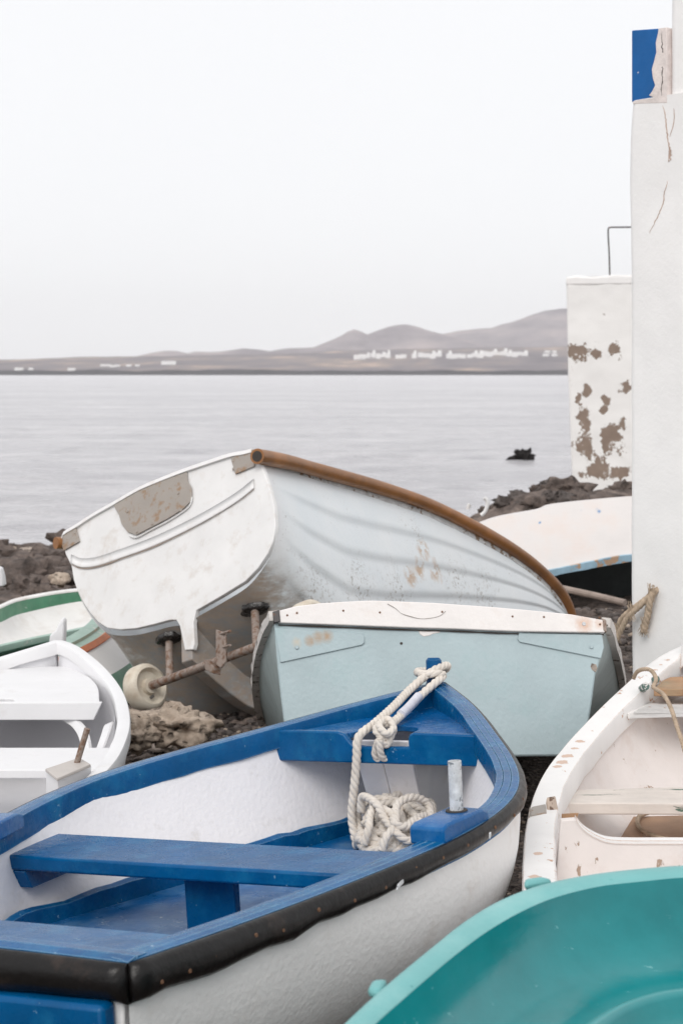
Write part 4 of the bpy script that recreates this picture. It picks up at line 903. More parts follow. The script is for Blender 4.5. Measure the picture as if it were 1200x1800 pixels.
M['lw_in'] = paint('clean_white_inside', (.72, .715, .735), .5, .05, 4, bump=.2, bs=20)
# ================================================================== 4. the clean white boat on the left
lwb = thing('rowing_boat', (-1.38, 6.6, 0), 'clean all white rowing boat at the left edge with an upright white stem post', 'boat', 'boats pulled up on the beach')
rp = [(108, 1128, .62), (130, 1136, .61), (155, 1153, .585), (185, 1180, .55), (211, 1215, .51), (223, 1250, .49), (224, 1282, .47), (212, 1318, .46), (195, 1345, .45), (165, 1375, .44), (120, 1402, .44), (70, 1430, .44)]
lp = [(98, 1128, .62), (75, 1135, .61), (45, 1144, .59), (0, 1158, .56), (-60, 1178, .53), (-125, 1205, .5), (-180, 1240, .48), (-215, 1280, .465), (-240, 1325, .455), (-260, 1370, .445), (-275, 1410, .44), (-290, 1450, .44)]
n_ = 44; Lw, Rw = spline([Pz(*q) for q in lp], n_), spline([Pz(*q) for q in rp], n_)
open_boat(lwb, Lw, Rw, .42, [lerp(1.5, 2.8, min(1, i / 20)) for i in range(n_)], .05, M['lw'], M['lw_in'], M['lw'], .045, .05, .5)
sb = Pz(99, 1132, .60)
prism('stem_post', [P(86, 1134, 8.16), P(112, 1134, 8.16), P(113, 1112, 8.16), P(113, 1092, 8.16), P(108, 1088, 8.16), P(103, 1098, 8.16), P(98, 1108, 8.16), P(88, 1117, 8.16)], (0.0, .09, 0), M['lw'], lwb, bevel=.008)
zd = .515; iR = spline([Pz(*q) for q in rp], 60); iL = spline([Pz(*q) for q in lp], 60)
def edge_x(C, y): j = np.argsort(C[:, 1]); return float(np.interp(y, C[j, 1], C[j, 0]))
Yb = Pz(90, 1234, zd)[1]; ysd = np.linspace(8.02, Yb, 10)
nx0 = Pz(3, 1234, zd)[0]
dkp = [V(edge_x(iL, y) + .05, y, zd) for y in ysd] + [V(nx0 - .05, Yb, zd), V(nx0 - .04, Yb + .06, zd), V(nx0, Yb + .085, zd), V(nx0 + .035, Yb + .075, zd), V(nx0 + .06, Yb, zd)] + [V(edge_x(iR, y) - .05 - .06 * float(sstep(7.9, Yb, y)), y, zd) for y in ysd[::-1]]
prism('foredeck', dkp, (0, 0, -.02), M['lw'], lwb, bevel=.004)
bl0, br0 = edge_x(iL, Yb) + .06, Pz(181, 1234, zd)[0]
prism('deck_beam', [V(bl0, Yb, zd + .003), V(br0, Yb, zd + .003), V(br0 - .035, Yb, zd - .072), V(bl0 + .03, Yb, zd - .072)], (0, -.03, 0), M['lw'], lwb, bevel=.004)
zt = .40; y1, y0 = Pz(90, 1314, zt)[1], Pz(90, 1353, zt)[1]
prism('thwart', [V(edge_x(iL, y1) + .05, y1, zt), V(edge_x(iR, y1) - .03, y1, zt), V(edge_x(iR, y0) - .02, y0, zt), V(edge_x(iL, y0) + .05, y0, zt)], (0, 0, -.035), M['lw'], lwb, bevel=.005)
for a, b in (((128, 1264), (160, 1316)),):
    c0 = spline([P(122, 1262, 7.15), P(138, 1272, 7.1), P(150, 1290, 7.0), P(156, 1318, 6.9), P(156, 1345, 6.85)], 20)
    sweep('rib', c0, [(-.012, -.012), (.03, -.012), (.03, .012), (-.012, .012)], V(-.8, .3, -.4), V(.3, .9, 0), M['lw'], lwb)
c0 = spline([P(199, 1268, 7.02), P(192, 1272, 7.0), P(186, 1290, 6.9), P(178, 1312, 6.8), P(172, 1322, 6.75)], 20)
sweep('rib', c0, [(-.02, -.012), (.02, -.012), (.02, .012), (-.02, .012)], V(-.8, .3, -.4), V(.3, .9, 0), M['lw'], lwb)
zo = .485
prism('oarlock_plate', [Pz(160, 1343, zo), Pz(140, 1331, zo), Pz(80, 1351, zo), Pz(101, 1368, zo)], (0, 0, -.012), paint('plate_grey', (.50, .46, .43), .5, .1), lwb, bevel=.003)
prism('oarlock_block', [Pz(161, 1345, zo - .013), Pz(141, 1333, zo - .013), Pz(81, 1353, zo - .013), Pz(102, 1370, zo - .013)], (0, 0, -.11), M['lw'], lwb, bevel=.004)
o1 = Pz(133, 1340, zo); tube('oarlock_pin', np.array([o1 - V(0, 0, .02), o1 + V(.045, .0, .125)]), .0115, M['steel'], lwb, n=10)

# ================================================================== 5. green and white boat behind it
M['green'] = paint('green_paint', (.055, .205, .115), .5, .25, 6, chip=(.35, .42, .36), chip_amt=.06, chip_s=25, bump=.5, dirt=(.16, .25, .18), dirt_amt=.3)
M['green_dark'] = paint('dark_green', (.012, .06, .035), .5, .3, 6)
M['green_pale'] = paint('pale_green', (.33, .47, .40), .5, .15, 8, chip=(.6, .58, .52), chip_amt=.1, chip_s=20)
M['plank_white'] = paint('planked_white', (.78, .76, .745), .6, .08, 3, dirt=(.52, .44, .38), dirt_amt=.25, dirt_s=4, bump=.5, bst=(.2, 1, 1))
gb = thing('rowing_boat', (-2.2, 11.9, ground_h(-2.2, 11.9)), 'open white boat with green gunwales lying behind the white boat, low by the rocks', 'boat', 'boats pulled up on the beach')
nr = [(-95, 1140, .21), (-70, 1158, .2), (-30, 1147, .2), (0, 1137, .2), (60, 1123, .2), (110, 1113, .2), (175, 1099, .2), (230, 1086, .2), (262, 1077, .21)]
fr = [(-90, 1128, .23), (-60, 1098, .25), (-30, 1082, .25), (0, 1072, .25), (25, 1061, .25), (55, 1054, .25), (100, 1046, .25), (145, 1041, .25), (190, 1040, .25), (235, 1047, .24), (262, 1064, .22)]
gn, gf_ = spline([Pz(*q) for q in nr], 50), spline([Pz(*q) for q in fr], 50)
g_n = [1.6 + 1.2 * math.sin(math.pi * i / 49) for i in range(50)]
Kg = np.array([(gn[i] + gf_[i]) / 2 - V(0, 0, .06 + .17 * math.sin(math.pi * i / 49) ** .5) for i in range(50)])
skin('hull', hull_grid(gn, gf_, Kg, g_n, 12), M['green_dark'], gb, sharp=0)
ln_ = nrm(gf_[25] - gn[25]); Kgi = Kg + V(0, 0, .03)
skin('lining', hull_grid(gn + ln_ * .03, gf_ - ln_ * .004, Kgi, g_n, 12), M['plank_white'], gb, sharp=0)
sweep('gunwale', gn, [(-.02, -.0), (-.016, .006), (.035, .006), (.04, 0), (.04, -.03), (-.02, -.03)], ln_, V(0, 0, 1), M['green_pale'], gb)
sweep('gunwale', gf_, [(-.03, .012), (.05, .012), (.05, -.10), (-.03, -.13)], ln_, V(0, 0, 1), M['green'], gb)
sweep('gunwale_cap', gf_, [(-.034, .013), (.055, .013), (.055, .024), (-.034, .024)], ln_, V(0, 0, 1), M['plank_white'], gb)
sweep('rubbing_strake', gn - ln_ * .02 - V(0, 0, .05), [(-.022, -.03), (.005, -.03), (.005, .02), (-.022, .02)], ln_, V(0, 0, 1), M['green_dark'], gb)
for u in (12, 18):
    pass
fr0 = P(14, 1090, 12.5); box('frame_rib', P(15, 1092, 12.45), (.03, 0, 0), (0, .02, 0), (0, .06, .10), M['plank_white'], gb)

# ================================================================== 6. small boat with an orange stripe
M['orange'] = paint('orange_stripe', (.74, .19, .045), .5, .15, 8, chip=(.5, .4, .34), chip_amt=.05, chip_s=25)
M['grey_white'] = paint('greyish_white', (.68, .655, .64), .6, .05, 4)
sbt = thing('rowing_boat', (-1.38, 9.8, 0), 'small white boat with an orange stripe and pale green edge, lying between other hulls', 'boat', 'boats pulled up on the beach')
def ostrip(name, a, b, m, lift=0.0, cap=None):
    rows = []
    for q in np.linspace(0, 1, 24):
        pa, pb = spline(a, 24)[int(q * 23)], spline(b, 24)[int(q * 23)]; rows.append([lerp(pa, pb, s) + V(0, -lift, lift * .5) for s in np.linspace(0, 1, 4)])
    return skin(name, rows, m, sbt, sharp=30)
yA, yB = 9.25, 10.7
def osec(Y, t): # heeled starboard side: gunwale, stripe top, stripe bottom, waterline, bilge
    c = .06 * (2 * t - 1) ** 2
    dx = (Y - 9.9) * .115
    return [V(x + dx - c, Y, z) for x, z in ((-1.545, .345), (-1.475, .325), (-1.44, .30), (-1.275, .185), (-1.17, .03), (-1.30, -.02), (-1.75, .05), (-1.80, .20), (-1.60, .34))]
OS = [osec(y, t) for y, t in zip(np.linspace(yA, yB, 24), np.linspace(0, 1, 24))]
for nm, i0, i1, m in (('rub_rail', 0, 1, M['green_pale']), ('stripe', 1, 2, M['orange']), ('hull', 2, 3, M['grey_white']), ('bottom', 3, 8, M['green'])):
    rows = [sum(([list(lerp(s[k], s[k + 1], q)) for q in np.linspace(0, 1, 5)][(1 if k > i0 else 0):] for k in range(i0, i1)), []) for s in OS]
    skin(nm, rows, m, sbt, sharp=30)
sweep('cap_rail', [s[0] for s in OS], [(-.05, -.01), (.02, -.01), (.025, .012), (-.05, .02)], V(1, 0, 0), V(-.3, 0, 1), M['green_pale'], sbt)
sweep('stripe_rail', [lerp(s[1], s[2], .5) + V(.006, 0, .008) for s in OS], [(-.02, -.018), (.01, -.02), (.012, .018), (-.02, .02)], V(.8, 0, .55), V(-.5, 0, .85), M['orange'], sbt)

# ================================================================== 7. the worn white boat on the right
M['rw'] = paint('worn_white', (.80, .775, .755), .5, .05, 5, chip=(.55, .30, .17), chip_amt=.055, chip_s=17, bump=.5, bs=22, dirt=(.60, .50, .43), dirt_amt=.15)
M['rw_in'] = paint('pinkish_white', (.76, .705, .68), .6, .07, 4, chip=(.40, .29, .22), chip_amt=.045, chip_s=22, chip_st=(1, 1, .5), bump=.5, bs=16, dirt=(.55, .42, .35), dirt_amt=.22, dirt_s=5)
M['rw_cap'] = paint('flaking_white', (.80, .785, .775), .5, .05, 5, chip=(.52, .27, .15), chip_amt=.088, chip_s=15, bump=.6, bs=18, edge=(.55, .34, .22), spots=[([tuple(Pz(u, v, z) - np.array((1.25, 5.5, 0))) + (k_,) for u, v, z, k_ in ((1172, 1164, .70, 1), (1160, 1173, .69, .8), (1150, 1180, .685, .8), (1083, 1236, .63, 1), (1075, 1242, .62, .7), (1058, 1260, .60, 1.2), (1040, 1280, .57, .8), (1019, 1302, .545, 1.3), (1010, 1313, .54, 1), (996, 1330, .525, 1.5), (987, 1341, .52, 1.6), (980, 1350, .515, 1.2), (945, 1500, .51, 1), (938, 1540, .51, 1.1))], .004, .030, (.60, .41, .31), -.9)])
M['worn_thwart'] = paint('scraped_board', (.66, .60, .55), .65, .12, 7, chip=(.11, .17, .13), chip_amt=.17, chip_s=14, chip_st=(.15, 1, 1), bump=.7, bs=22, bst=(.15, 1, 1), grain=14)
M['wood'] = paint('bare_wood', (.40, .235, .13), .7, .3, 8, bump=.6, bst=(.2, 1, 1), dirt=(.22, .26, .19), dirt_amt=.3)
M['brown_floor'] = paint('brown_floor', (.38, .235, .15), .7, .2, 4, bump=.4, dirt=(.24, .16, .11), dirt_amt=.35)
rwb = thing('rowing_boat', (1.25, 5.5, 0), 'worn white boat at the right edge with pinkish inside, scraped thwart and flaking gunwale', 'boat', 'boats pulled up on the beach')
pp = [(1262, 1126, .80), (1230, 1126, .785), (1200, 1137, .75), (1165, 1155, .71), (1130, 1181, .68), (1095, 1213, .64), (1060, 1246, .60), (1030, 1277, .56), (1000, 1310, .53), (965, 1355, .51), (944, 1398, .50), (931, 1450, .50), (926, 1500, .50), (925, 1560, .50), (930, 1640, .5), (945, 1720, .5)]
Lp = spline([Pz(*q) for q in pp], 60); bow_ = Lp[0]; axr = nrm(V(-.085, -1, 0)); pr_ = V(-axr[1], axr[0], 0)
Rp = np.array([q + pr_ * 2 * np.dot((bow_ - q), pr_) for q in Lp]); Rp[0] = Lp[0] + V(.012, 0, 0)
open_boat(rwb, Lp, Rp, .50, [lerp(1.5, 2.5, min(1, i / 30)) for i in range(60)], .075, M['rw'], M['rw_in'], M['rw_cap'], .082, .085, .45, up=(0, 0, 1), inner_drop=.10)
# breasthook knee, bow board and its beam
def inset(q, d): return q + nrm(nrm(Rp[len(Rp) // 2] - Lp[len(Lp) // 2])) * d
kz = .585
kn_px = [(1064, 1262), (1078, 1264), (1090, 1260), (1104, 1254), (1122, 1243), (1142, 1238), (1175, 1237), (1330, 1236), (1335, 1212), (1200, 1205), (1150, 1200), (1110, 1205), (1080, 1228)]
prism('breasthook', [Pz(u, v, kz - .022) for u, v in kn_px], (0, 0, -.035), M['rw'], rwb, bevel=.006)
prism('bow_board', [Pz(u, v, .655) for u, v in [(1148, 1211), (1163, 1196), (1176, 1190), (1240, 1187), (1400, 1186), (1400, 1211)]], (0, 0, -.03), M['wood'], rwb, bevel=.004)
yk = Pz(1160, 1238, kz)[1]
prism('bow_beam', [Pz(1104, 1255, kz), Pz(1122, 1244, kz), Pz(1142, 1238, kz), Pz(1330, 1236, kz), Pz(1330, 1236, kz) - V(0, 0, .05), Pz(1142, 1238, kz) - V(0, 0, .05), Pz(1104, 1256, kz) - V(0, 0, .02)], (0, .03, 0), M['rw'], rwb, bevel=.004)
for u in (1106, 1120):
    tube('bow_fitting', np.array([Pz(1145 - (u == 1106) * 18, 1200 + (u == 1106) * 12, .645), Pz(1152 - (u == 1106) * 18, 1194 + (u == 1106) * 12, .675)]), .016, paint('green_flake', (.08, .14, .12), .6, .3, 30, chip=(.7, .68, .66), chip_amt=.2, chip_s=40), rwb, n=8)
zt = .425
prism('thwart', [Pz(1008, 1388, zt), Pz(1300, 1380, zt), Pz(1420, 1378, zt), Pz(1420, 1412, zt), Pz(1250, 1412, zt), Pz(984, 1411, zt)], (0, 0, -.042), M['worn_thwart'], rwb, bevel=.005)
# rowlock strap and cracked cheek
prism('gunwale_strap', [Pz(932, 1432, .513), Pz(934, 1418, .513), Pz(958, 1413, .513), Pz(960, 1428, .513)], (0, 0, -.012), M['plate'], rwb, bevel=.002)
prism('gunwale_strap', [Pz(931, 1434, .512), Pz(933, 1419, .512), Pz(933, 1419, .512) - V(.004, 0, .05), Pz(931, 1434, .512) - V(.004, 0, .05)], (-.006, 0, 0), M['plate'], rwb, bevel=.002)
prism('rowlock_cheek', [Pz(958, 1412, .525), Pz(974, 1409, .525), Pz(981, 1444, .47), Pz(964, 1448, .47)], nrm(V(.2, .3, .9)) * .02, paint('split_wood', (.50, .40, .33), .8, .3, 20, chip=(.16, .10, .07), chip_amt=.17, chip_s=40, bump=.9), rwb, bevel=.003)
prism('rowlock_gap', [Pz(982, 1432, .45), Pz(1016, 1430, .45), Pz(1010, 1446, .42), Pz(985, 1446, .42)], (0, .01, 0), M['wood'], rwb, bevel=0)
# transverse frame with a sweeping top, brown floor
fy = 5.05
fpx = [(985, 1442), (1012, 1440), (1024, 1456), (1045, 1470), (1070, 1479), (1110, 1481), (1160, 1481), (1320, 1481), (1320, 1640), (1000, 1640), (975, 1560)]
prism('frame', [P(u, v, fy) for u, v in fpx], (0, .028, 0), M['rw_in'], rwb, bevel=.004)
ftop = spline([P(u, v, fy - .004) for u, v in fpx[1:8]], 40)
sweep('frame_cap', ftop, [(0, -.006), (.036, -.006), (.036, .006), (0, .006)], V(0, 1, 0), V(0, 0, 1), M['rw_cap'], rwb)
prism('floor_board', [Pz(1084, 1481, .265), Pz(1112, 1435, .265), Pz(1400, 1428, .265), Pz(1400, 1520, .265), Pz(1084, 1520, .265)], (0, 0, -.02), M['brown_floor'], rwb, bevel=.003)
ckr = spline([P(1119, 1240, 6.63), P(1120, 1252, 6.63), P(1124, 1262, 6.64), P(1123, 1268, 6.65), P(1128, 1278, 6.66)], 24)
# thin ropes of the right boat
r1 = thing('thin_rope', Pz(1140, 1180, .70), 'thin grey rope looped over the gunwale of the worn white boat', 'rope')
three_strand('line', np.array([P(1113, 1192, 6.62), P(1118, 1182, 6.58), P(1128, 1177, 6.52), P(1140, 1177, 6.48), P(1148, 1184, 6.42), P(1152, 1196, 6.35), P(1147, 1207, 6.30), P(1153, 1212, 6.25), P(1166, 1222, 6.12), P(1178, 1245, 6.05), P(1188, 1275, 6.0), P(1198, 1305, 5.96), P(1206, 1335, 5.93), P(1214, 1375, 5.9)]), .0088, r1, M['rope_old'], step=.006, sec=5)
r2 = thing('thin_rope', Pz(1140, 1450, .2), 'thin grey rope lying in a curve on the brown floor of the worn white boat', 'rope')
three_strand('line', np.array([Pz(1140, 1428, .28), Pz(1124, 1434, .28), Pz(1119, 1446, .28), Pz(1126, 1459, .28), Pz(1145, 1468, .28), Pz(1170, 1475, .28), Pz(1210, 1480, .28)]), .0095, r2, M['rope_old'], step=.006, sec=5)

# ================================================================== 8. the teal plastic boat in the corner
M['teal'] = paint('teal_plastic', (.0, .185, .20), .15, .12, 3, bump=.10, bs=60, dirt=(.015, .25, .265), dirt_amt=.45, dirt_s=3, spec=.5, chip=(.16, .42, .43), chip_amt=.05, chip_s=60, chip_st=(.25, 1, 1))
M['teal_rim'] = paint('bleached_teal', (.17, .44, .44), .5, .08, 4, bump=.15, bs=60, dirt=(.30, .55, .54), dirt_amt=.3, chip=(.05, .27, .28), chip_amt=.05, chip_s=50, chip_st=(.3, 1, 1))
tb = thing('dinghy', (.75, 3.0, 0), 'teal moulded plastic dinghy filling the lower right corner', 'boat', 'boats pulled up on the beach')
ro = [(400, 2080), (470, 1950), (530, 1878), (600, 1802), (660, 1746), (710, 1703), (760, 1662), (810, 1622), (860, 1590), (900, 1571), (940, 1557), (990, 1545), (1050, 1535), (1120, 1527), (1200, 1521), (1300, 1520), (1400, 1535), (1480, 1570), (1540, 1640), (1570, 1740), (1590, 1900)]
ri = [(455, 2095), (522, 1965), (580, 1888), (652, 1806), (706, 1757), (752, 1717), (800, 1677), (848, 1641), (893, 1613), (930, 1594), (966, 1579), (1010, 1566), (1062, 1555), (1126, 1548), (1200, 1541), (1290, 1540), (1375, 1554), (1440, 1586), (1490, 1650), (1515, 1745), (1530, 1905)]
zt_ = .85; RO, RI = spline([Pz(u, v, zt_) for u, v in ro], 90), spline([Pz(u, v, zt_ - .004) for u, v in ri], 90)
RIM = RO * .5 + RI * .5 + V(0, 0, .006)
cen = V(.80, 2.75, 0); out_d = np.array([nrm((q - cen) * V(1, 1, 0)) for q in RO])
rows = [RO + out_d * .004 - V(0, 0, .05), RO + out_d * .004 - V(0, 0, .016), RO - V(0, 0, .003), lerp(RO, RI, .14) + V(0, 0, .003), RIM, lerp(RO, RI, .86) + V(0, 0, .002), RI - V(0, 0, .004)]
skin('rim', np.array(rows).transpose(1, 0, 2), M['teal_rim'], tb, sharp=0)
rows = [RO + out_d * .003 - V(0, 0, .045), RO - out_d * .02 - V(0, 0, .07), RO - out_d * .05 - V(0, 0, .3), RO - out_d * .12 - V(0, 0, .55), RO - out_d * .3 - V(0, 0, .75)]
skin('hull', np.array(rows).transpose(1, 0, 2), M['teal'], tb, sharp=0)
def ring(k, z): return np.array([V(*(cen + (q - cen) * k)[:2], z) for q in RI])
bs_ = [(1.0, zt_ - .006), (.992, .825), (.975, .79), (.945, .752), (.90, .722), (.84, .702), (.77, .694), (.715, .692), (.70, .696), (.685, .703), (.668, .703), (.652, .694), (.636, .672), (.61, .660), (.54, .655), (.47, .654), (.455, .660), (.44, .664), (.425, .660), (.40, .640), (.3, .630), (.15, .627), (.01, .626)]
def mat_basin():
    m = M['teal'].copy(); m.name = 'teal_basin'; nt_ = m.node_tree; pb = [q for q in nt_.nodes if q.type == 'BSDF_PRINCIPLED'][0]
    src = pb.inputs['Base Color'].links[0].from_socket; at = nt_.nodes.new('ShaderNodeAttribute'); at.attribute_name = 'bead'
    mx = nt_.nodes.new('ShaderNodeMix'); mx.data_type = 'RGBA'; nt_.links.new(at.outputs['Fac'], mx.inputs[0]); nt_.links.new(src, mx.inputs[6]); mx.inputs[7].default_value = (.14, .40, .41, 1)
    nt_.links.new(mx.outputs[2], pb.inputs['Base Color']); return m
bead_glint = [1.0 if .68 <= k <= .705 or .435 <= k <= .46 else .25 if .66 <= k <= .72 or .42 <= k <= .47 else 0 for k, z in bs_]  # lighter bead tops: pale highlight streaks put into the basin colour
skin('basin', np.array([ring(k, z) for k, z in bs_]).transpose(1, 0, 2), mat_basin(), tb, sharp=0, attrs={'bead': bead_glint * 90})
for u, v in ((655, 1748), (937, 1559)):
    q = Pz(u, v, zt_ - .03); d = nrm((q - cen) * V(1, 1, 0)); e = np.cross(V(0, 0, 1), d)
    prism('lug', [q - e * .035 - d * .02, q - e * .02 + d * .006, q + e * .02 + d * .006, q + e * .035 - d * .02], (0, 0, .02), M['teal_rim'], tb, bevel=.008)

# ================================================================== 9. upturned white boat at the back right
M['up_white'] = paint('upturned_white', (.70, .665, .65), .6, .06, 3, dirt=(.66, .54, .48), dirt_amt=.3, dirt_s=3, bump=.4, bst=(.2, 1, 1), spots=[([tuple(P(u, v, 14.27) - np.array((1.9, 14.6, ground_h(1.9, 14.6)))) + (k_,) for u, v, k_ in ((1021, 894, 1.2), (1028, 891, .8), (1042, 889, 1.3), (1049, 892, 1.2), (1052, 898, .9), (1063, 885, 1.2), (1005, 895, .6), (948, 919, .6), (1012, 898, .5), (1075, 882, .8))], .004, .026, (.03, .20, .46), 1.0)])
M['up_blue'] = paint('pale_blue_edge', (.31, .47, .58), .6, .25, 5, chip=(.45, .30, .20), chip_amt=.2, chip_s=9, bump=.6)
ub = thing('rowing_boat', (1.9, 14.6, ground_h(1.9, 14.6)), 'upturned white boat with a pale blue edge, propped up before the lava bank', 'boat', 'boats pulled up on the beach')
tope = [(800, 940), (862, 914), (905, 904), (950, 896), (966, 889), (1000, 884), (1050, 879), (1110, 874), (1180, 871), (1260, 874)]
bote = [(800, 1060), (870, 1030), (930, 1016), (985, 1003), (1030, 994), (1075, 985), (1110, 980), (1180, 972), (1260, 968)]
TE, BE = spline([P(u, v, 14.35) for u, v in tope], 50), spline([P(u, v, 14.0) for u, v in bote], 50)
FE = BE + V(0.05, 1.3, .0); FE[:, 2] = -.35; rows = []  # unseen far side carried down into the ground to keep light out underneath
for i in range(50):
    kr = lerp(TE[i], TE[i] + V(.03, .75, .10), .5)
    row = [lerp(BE[i], TE[i], q) + V(0, -.02 * math.sin(math.pi * q), 0) for q in np.linspace(0, 1, 10)] + [lerp(TE[i], TE[i] + V(.03, .9, -.12), q) + V(0, 0, .03 * math.sin(math.pi * q)) for q in np.linspace(0.1, 1, 7)] + [lerp(TE[i] + V(.03, .9, -.12), FE[i], q) for q in np.linspace(.2, 1, 5)]
    rows.append(row)
skin('hull', rows, M['up_white'], ub, sharp=40)
skin('lining', [[q + V(0, .03, -.035) if k < 14 else q + V(0, -.03, -.035) for k, q in enumerate(r)] for r in rows], M['under'], ub, sharp=40)  # near-black lining: the shade under the upturned hull put into its colour
sweep('gunwale', BE, [(-.03, -.03), (.03, -.03), (.03, .03), (-.035, .028)], V(0, 1, 0), V(0, 0, 1), M['up_blue'], ub, wob=.2)
ed = thing('keel_log', P(1100, 1010, 15) * V(1, 1, 0), 'grey pole lying on the stones under the upturned boat', 'pole')
tube('pole', np.array([P(985, 1034, 12.9), P(1045, 1047, 12.7), P(1098, 1060, 12.5)]), .026, paint('grey_pole', (.34, .27, .23), .7, .3, 9, bst=(.1, 1, 1)), ed, n=10)
# old frayed rope on the wall
fr_ = thing('frayed_rope', WB.at(1152, 1040), 'old frayed rope ends hanging from a hole in the white wall', 'rope')
wp = WB.at
three_strand('rope_end', np.array([wp(1153, 1031, -.03), wp(1151, 1045, .03), wp(1136, 1060, .05), wp(1118, 1075, .06), wp(1104, 1090, .06), wp(1099, 1105, .05), wp(1095, 1122, .05)]), .017, fr_, M['rope_old'], step=.01)
three_strand('rope_end', np.array([wp(1152, 1040, .02), wp(1140, 1062, .06), wp(1122, 1082, .08), wp(1112, 1100, .08), wp(1102, 1119, .08), wp(1090, 1138, .08)]), .015, fr_, M['rope_old'], step=.01)
three_strand('rope_end', np.array([wp(1153, 1036, .02), wp(1151, 1055, .04), wp(1147, 1080, .04), wp(1141, 1100, .035), wp(1139, 1111, .035)]), .019, fr_, M['rope_old'], step=.01)
rf = random.Random(9)
for (u, v, O_) in ((1139, 1108, .035), (1091, 1134, .08), (1095, 1118, .05), (1152, 1048, .03), (1125, 1080, .07)):
    vs = []; fs = []
    for k in range(34):
        a = wp(u + rf.uniform(-5, 5), v - rf.uniform(8, 26), O_ + rf.uniform(0, .015)); b = wp(u + rf.uniform(-9, 9), v + rf.uniform(-4, 12), O_ + rf.uniform(0, .02)); i0 = len(vs)
        vs += [a, a + V(.003, 0, 0), b + V(.002, 0, 0), b, a + V(0, .003, 0), b + V(0, .002, 0)]; fs += [(i0, i0 + 1, i0 + 2, i0 + 3), (i0, i0 + 4, i0 + 5, i0 + 3)]
    props(mesh('fray', vs, fs, M['rope_old'], fr_, sharp=0, smooth=False), kind='stuff')
# cleat hooks on the brown pipe
for pts in ([(845, 906), (852, 899), (856, 888), (855, 879), (850, 875)], [(822, 895), (823, 890), (825, 886)]):
    tube('hook', spline([P(u, v, 10.95) for u, v in pts], 16), .013, M['gelwhite'], tilt, n=8)
# white board end at the left edge of the view
bd = thing('boat_stem', (-2.6, 13, ground_h(-2.6, 13)), 'white painted stem of another boat showing at the left edge by the rocks', 'boat stem')
prism('stem', [P(-60, 1034, 12.6), P(7, 1031, 12.6), P(5, 1015, 12.6), P(1, 1000, 12.6), P(-60, 980, 12.6)], (0, .12, 0), M['lw'], bd, bevel=.01)
prism('foot', [P(-60, 1034, 12.62), P(-8, 1032, 12.62), P(-20, 1150, 12.62), P(-60, 1150, 12.62)], (0, .10, 0), M['lw'], bd, bevel=.01)

# ================================================================== stones
def stone_obj(name, c, r, seed, m, label, cat, group=None, sub=3, sc=(1, 1, .7), amp=.5, f=1.5):
    v, fa = rock_mesh(r, sub, amp, seed, f); v = v * np.array(sc) + np.array(c)
    return props(mesh(name, v, fa, m, None, sharp=0), label, cat, group)
# the pitted tan rock beside the wheel: two lumps grown together
bm_v, bm_f = [], []
for (u, v, Y, r, s, sc) in ((318, 1276, 8.1, .135, 2, (1.05, .8, .60)), (262, 1280, 8.15, .12, 5, (1.1, .8, .50)), (240, 1290, 8.0, .08, 11, (1, .8, .8)), (290, 1268, 8.2, .10, 14, (1.1, .8, .5))):
    vv_, ff_ = rock_mesh(r, 4, .8, s, 1.5); c = P(u, v, Y); c[2] = max(c[2], .02); b0 = len(bm_v)
    bm_v += list(vv_ * np.array(sc) + c); bm_f += [[x + b0 for x in q] for q in ff_]
props(mesh('rock', bm_v, bm_f, M['tan_stone'], None, sharp=0), 'pitted tan rock with hollows lying on the gravel below the wheel', 'rock')
stone_obj('stone', Pz(287, 1315, .02), .05, 31, M['pale_stone'], 'flat pale stone at the edge of the blue gunwale below the tan rock', 'stone', sc=(1.3, .9, .5))
stone_obj('stone', Pz(200, 1338, .01), .03, 33, M['pale_stone'], 'small pale stone beside the clean white boat', 'stone', sc=(1.2, .9, .6))
rr_ = random.Random(12)
for u, v, Y, r, m in ((103, 1018, 13.6, .075, 'tan_stone'), (125, 1015, 13.8, .075, 'grey_stone'), (18, 975, 17, .11, 'tan_stone'), (42, 978, 16.6, .12, 'pale_stone')):
    c = P(u, v, Y); stone_obj('stone', c, r, int(u), M[m], {103: 'round tan stone on the dark bank left of the leaning dinghy', 125: 'grey brown stone behind the round tan stone on the dark bank', 18: 'tan stone on top of the left bank nearest the view edge', 42: 'pale stone on top of the left bank'}[u], 'stone')
# boulders of both banks
def blab(x, y, r, x0, x1, y0, y1, where, kind_='dark lava boulder'):
    sz = 'tiny' if r < .065 else 'small' if r < .1 else 'middling' if r < .14 else 'large' if r < .19 else 'very large'
    a = ('far left end', 'left part', 'middle', 'right part', 'far right end')[min(4, int((x - x0) / (x1 - x0) * 5))]
    b = ('nearest', 'near', 'halfway up', 'far', 'farthest')[min(4, int((y - y0) / (y1 - y0) * 5))]
    return '%s %s, %s row, %s of %s' % (sz, kind_, b, a, where)
for k in range(70):
    x = rr_.uniform(-4.6, -1.5); y = rr_.uniform(13.6, 18.5); r = rr_.choice([.07, .09, .11, .15, .2]) * rr_.uniform(.7, 1.1)
    stone_obj('boulder', (x, y, ground_h(x, y) - r * .1), r, k + 50, M['lava'], blab(x, y, r, -4.6, -1.5, 13.6, 18.5, 'left bank'), 'boulder', 'lava boulders of the left bank', sub=3, sc=(1.15, 1, .75), amp=.8, f=2.1)
for k in range(120):
    x = rr_.uniform(.7, 4.4); y = rr_.uniform(16.6, 20.6); r = rr_.choice([.05, .07, .09, .12, .16]) * rr_.uniform(.7, 1.15)
    stone_obj('boulder', (x, y, ground_h(x, y) - r * .1), r, k + 150, M['lava'] if rr_.random() < .72 else M['grey_stone'], blab(x, y, r, .7, 4.4, 16.6, 20.6, 'right bank'), 'boulder', 'lava boulders of the right bank', sub=3, sc=(1.2, 1, .8), amp=.95, f=2.1)
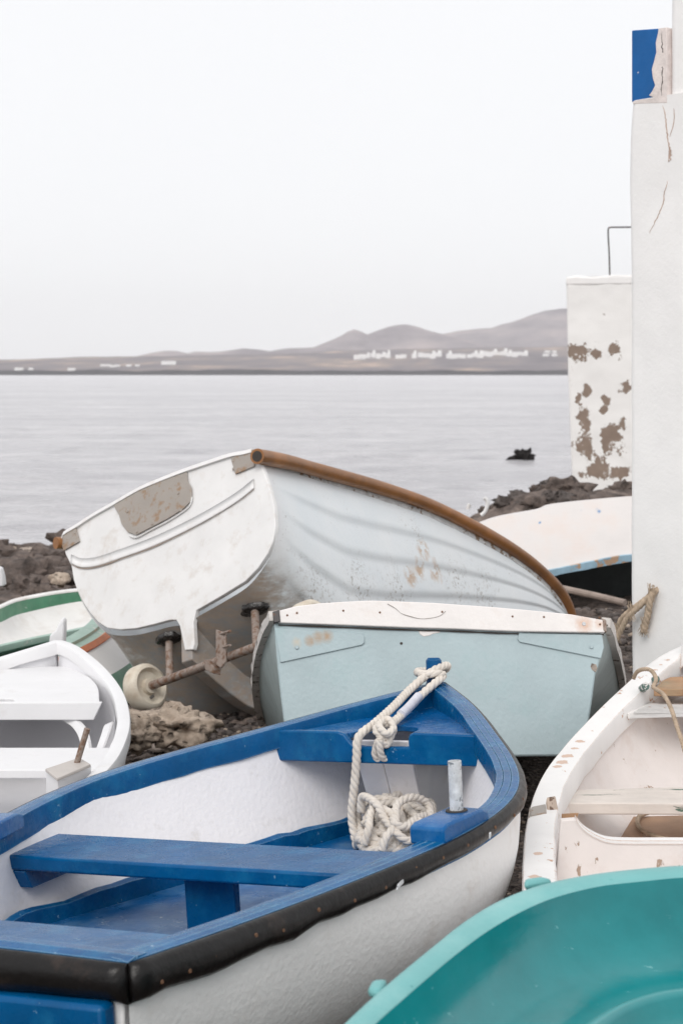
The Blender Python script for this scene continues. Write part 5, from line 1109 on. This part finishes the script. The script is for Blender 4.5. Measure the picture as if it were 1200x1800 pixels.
for k in range(46):
    x = rr_.uniform(1.35, 2.3); y = rr_.uniform(9.2, 13.4); r = rr_.choice([.03, .045, .06, .08]) * rr_.uniform(.7, 1.2)
    stone_obj('stone', (x, y, ground_h(x, y) + r * .2), r, k + 300, M[rr_.choice(['grey_stone', 'grey_stone', 'lava', 'tan_stone'])], blab(x, y, r * 2.5, 1.35, 2.3, 9.2, 13.4, 'gravel by the white wall', 'loose stone'), 'stone', 'loose stones by the white wall', sub=2, amp=.6)
# rock awash in the sea
sea_c = P(921, 806, 56); sea_c[2] = SEA + .05
vv_, ff_ = rock_mesh(.27, 4, .8, 77, 1.8); v2, f2 = rock_mesh(.17, 3, .8, 78, 2)
allv = list(vv_ * V(1, .8, .8) + sea_c) + list(v2 * V(1.2, .8, .5) + sea_c + V(-.35, 0, -.05)); allf = list(ff_) + [[x + len(vv_) for x in q] for q in f2]
props(mesh('sea_rock', allv, allf, mat_stone('wet_black_rock', (.03, .026, .026), (.014, .012, .012)), None, sharp=0), 'black rock standing alone out of the water off the right bank', 'rock')
# gravel: small stones, nobody could count them
def gravel(name, regions, m, seed):
    r = np.random.default_rng(seed); tv, tf = [], []
    base = []
    for s in range(6):
        v, f = rock_mesh(1, 1, .5, s + 400, 1.3); base.append((v, f))
    b0 = 0
    for x0, x1, y0, y1, n, r0, r1 in regions:
        for _ in range(n):
            x, y = r.uniform(x0, x1), r.uniform(y0, y1); v, f = base[r.integers(6)]; s = r0 + (r1 - r0) * r.random() ** 3; a = r.uniform(0, 6.28)
            R_ = np.array([[math.cos(a), -math.sin(a), 0], [math.sin(a), math.cos(a), 0], [0, 0, 1]])
            tv.append((v * np.array([1.2, .9, .65]) * s) @ R_.T + V(x, y, ground_h(x, y) + s * .2)); tf += [[q + b0 for q in p_] for p_ in f]; b0 += len(v)
    return props(mesh(name, np.vstack(tv), tf, m, None, loc=(0, 8, 0), sharp=0), kind='stuff')
rgA = [(-1.6, .2, 6.9, 10.5, 3800, .006, .034), (.35, .95, 4.6, 7.5, 2200, .004, .018), (1.0, 2.4, 9, 14, 900, .012, .05)]
gravel('gravel', rgA, M['grey_stone'], 1)
gravel('pale_gravel', [(a, b, c, d, int(n * .16), e, f * .8) for a, b, c, d, n, e, f in rgA], M['tan_stone'], 2)
gravel('dark_gravel', [(a, b, c, d, int(n * .7), e, f) for a, b, c, d, n, e, f in rgA], M['lava'], 3)
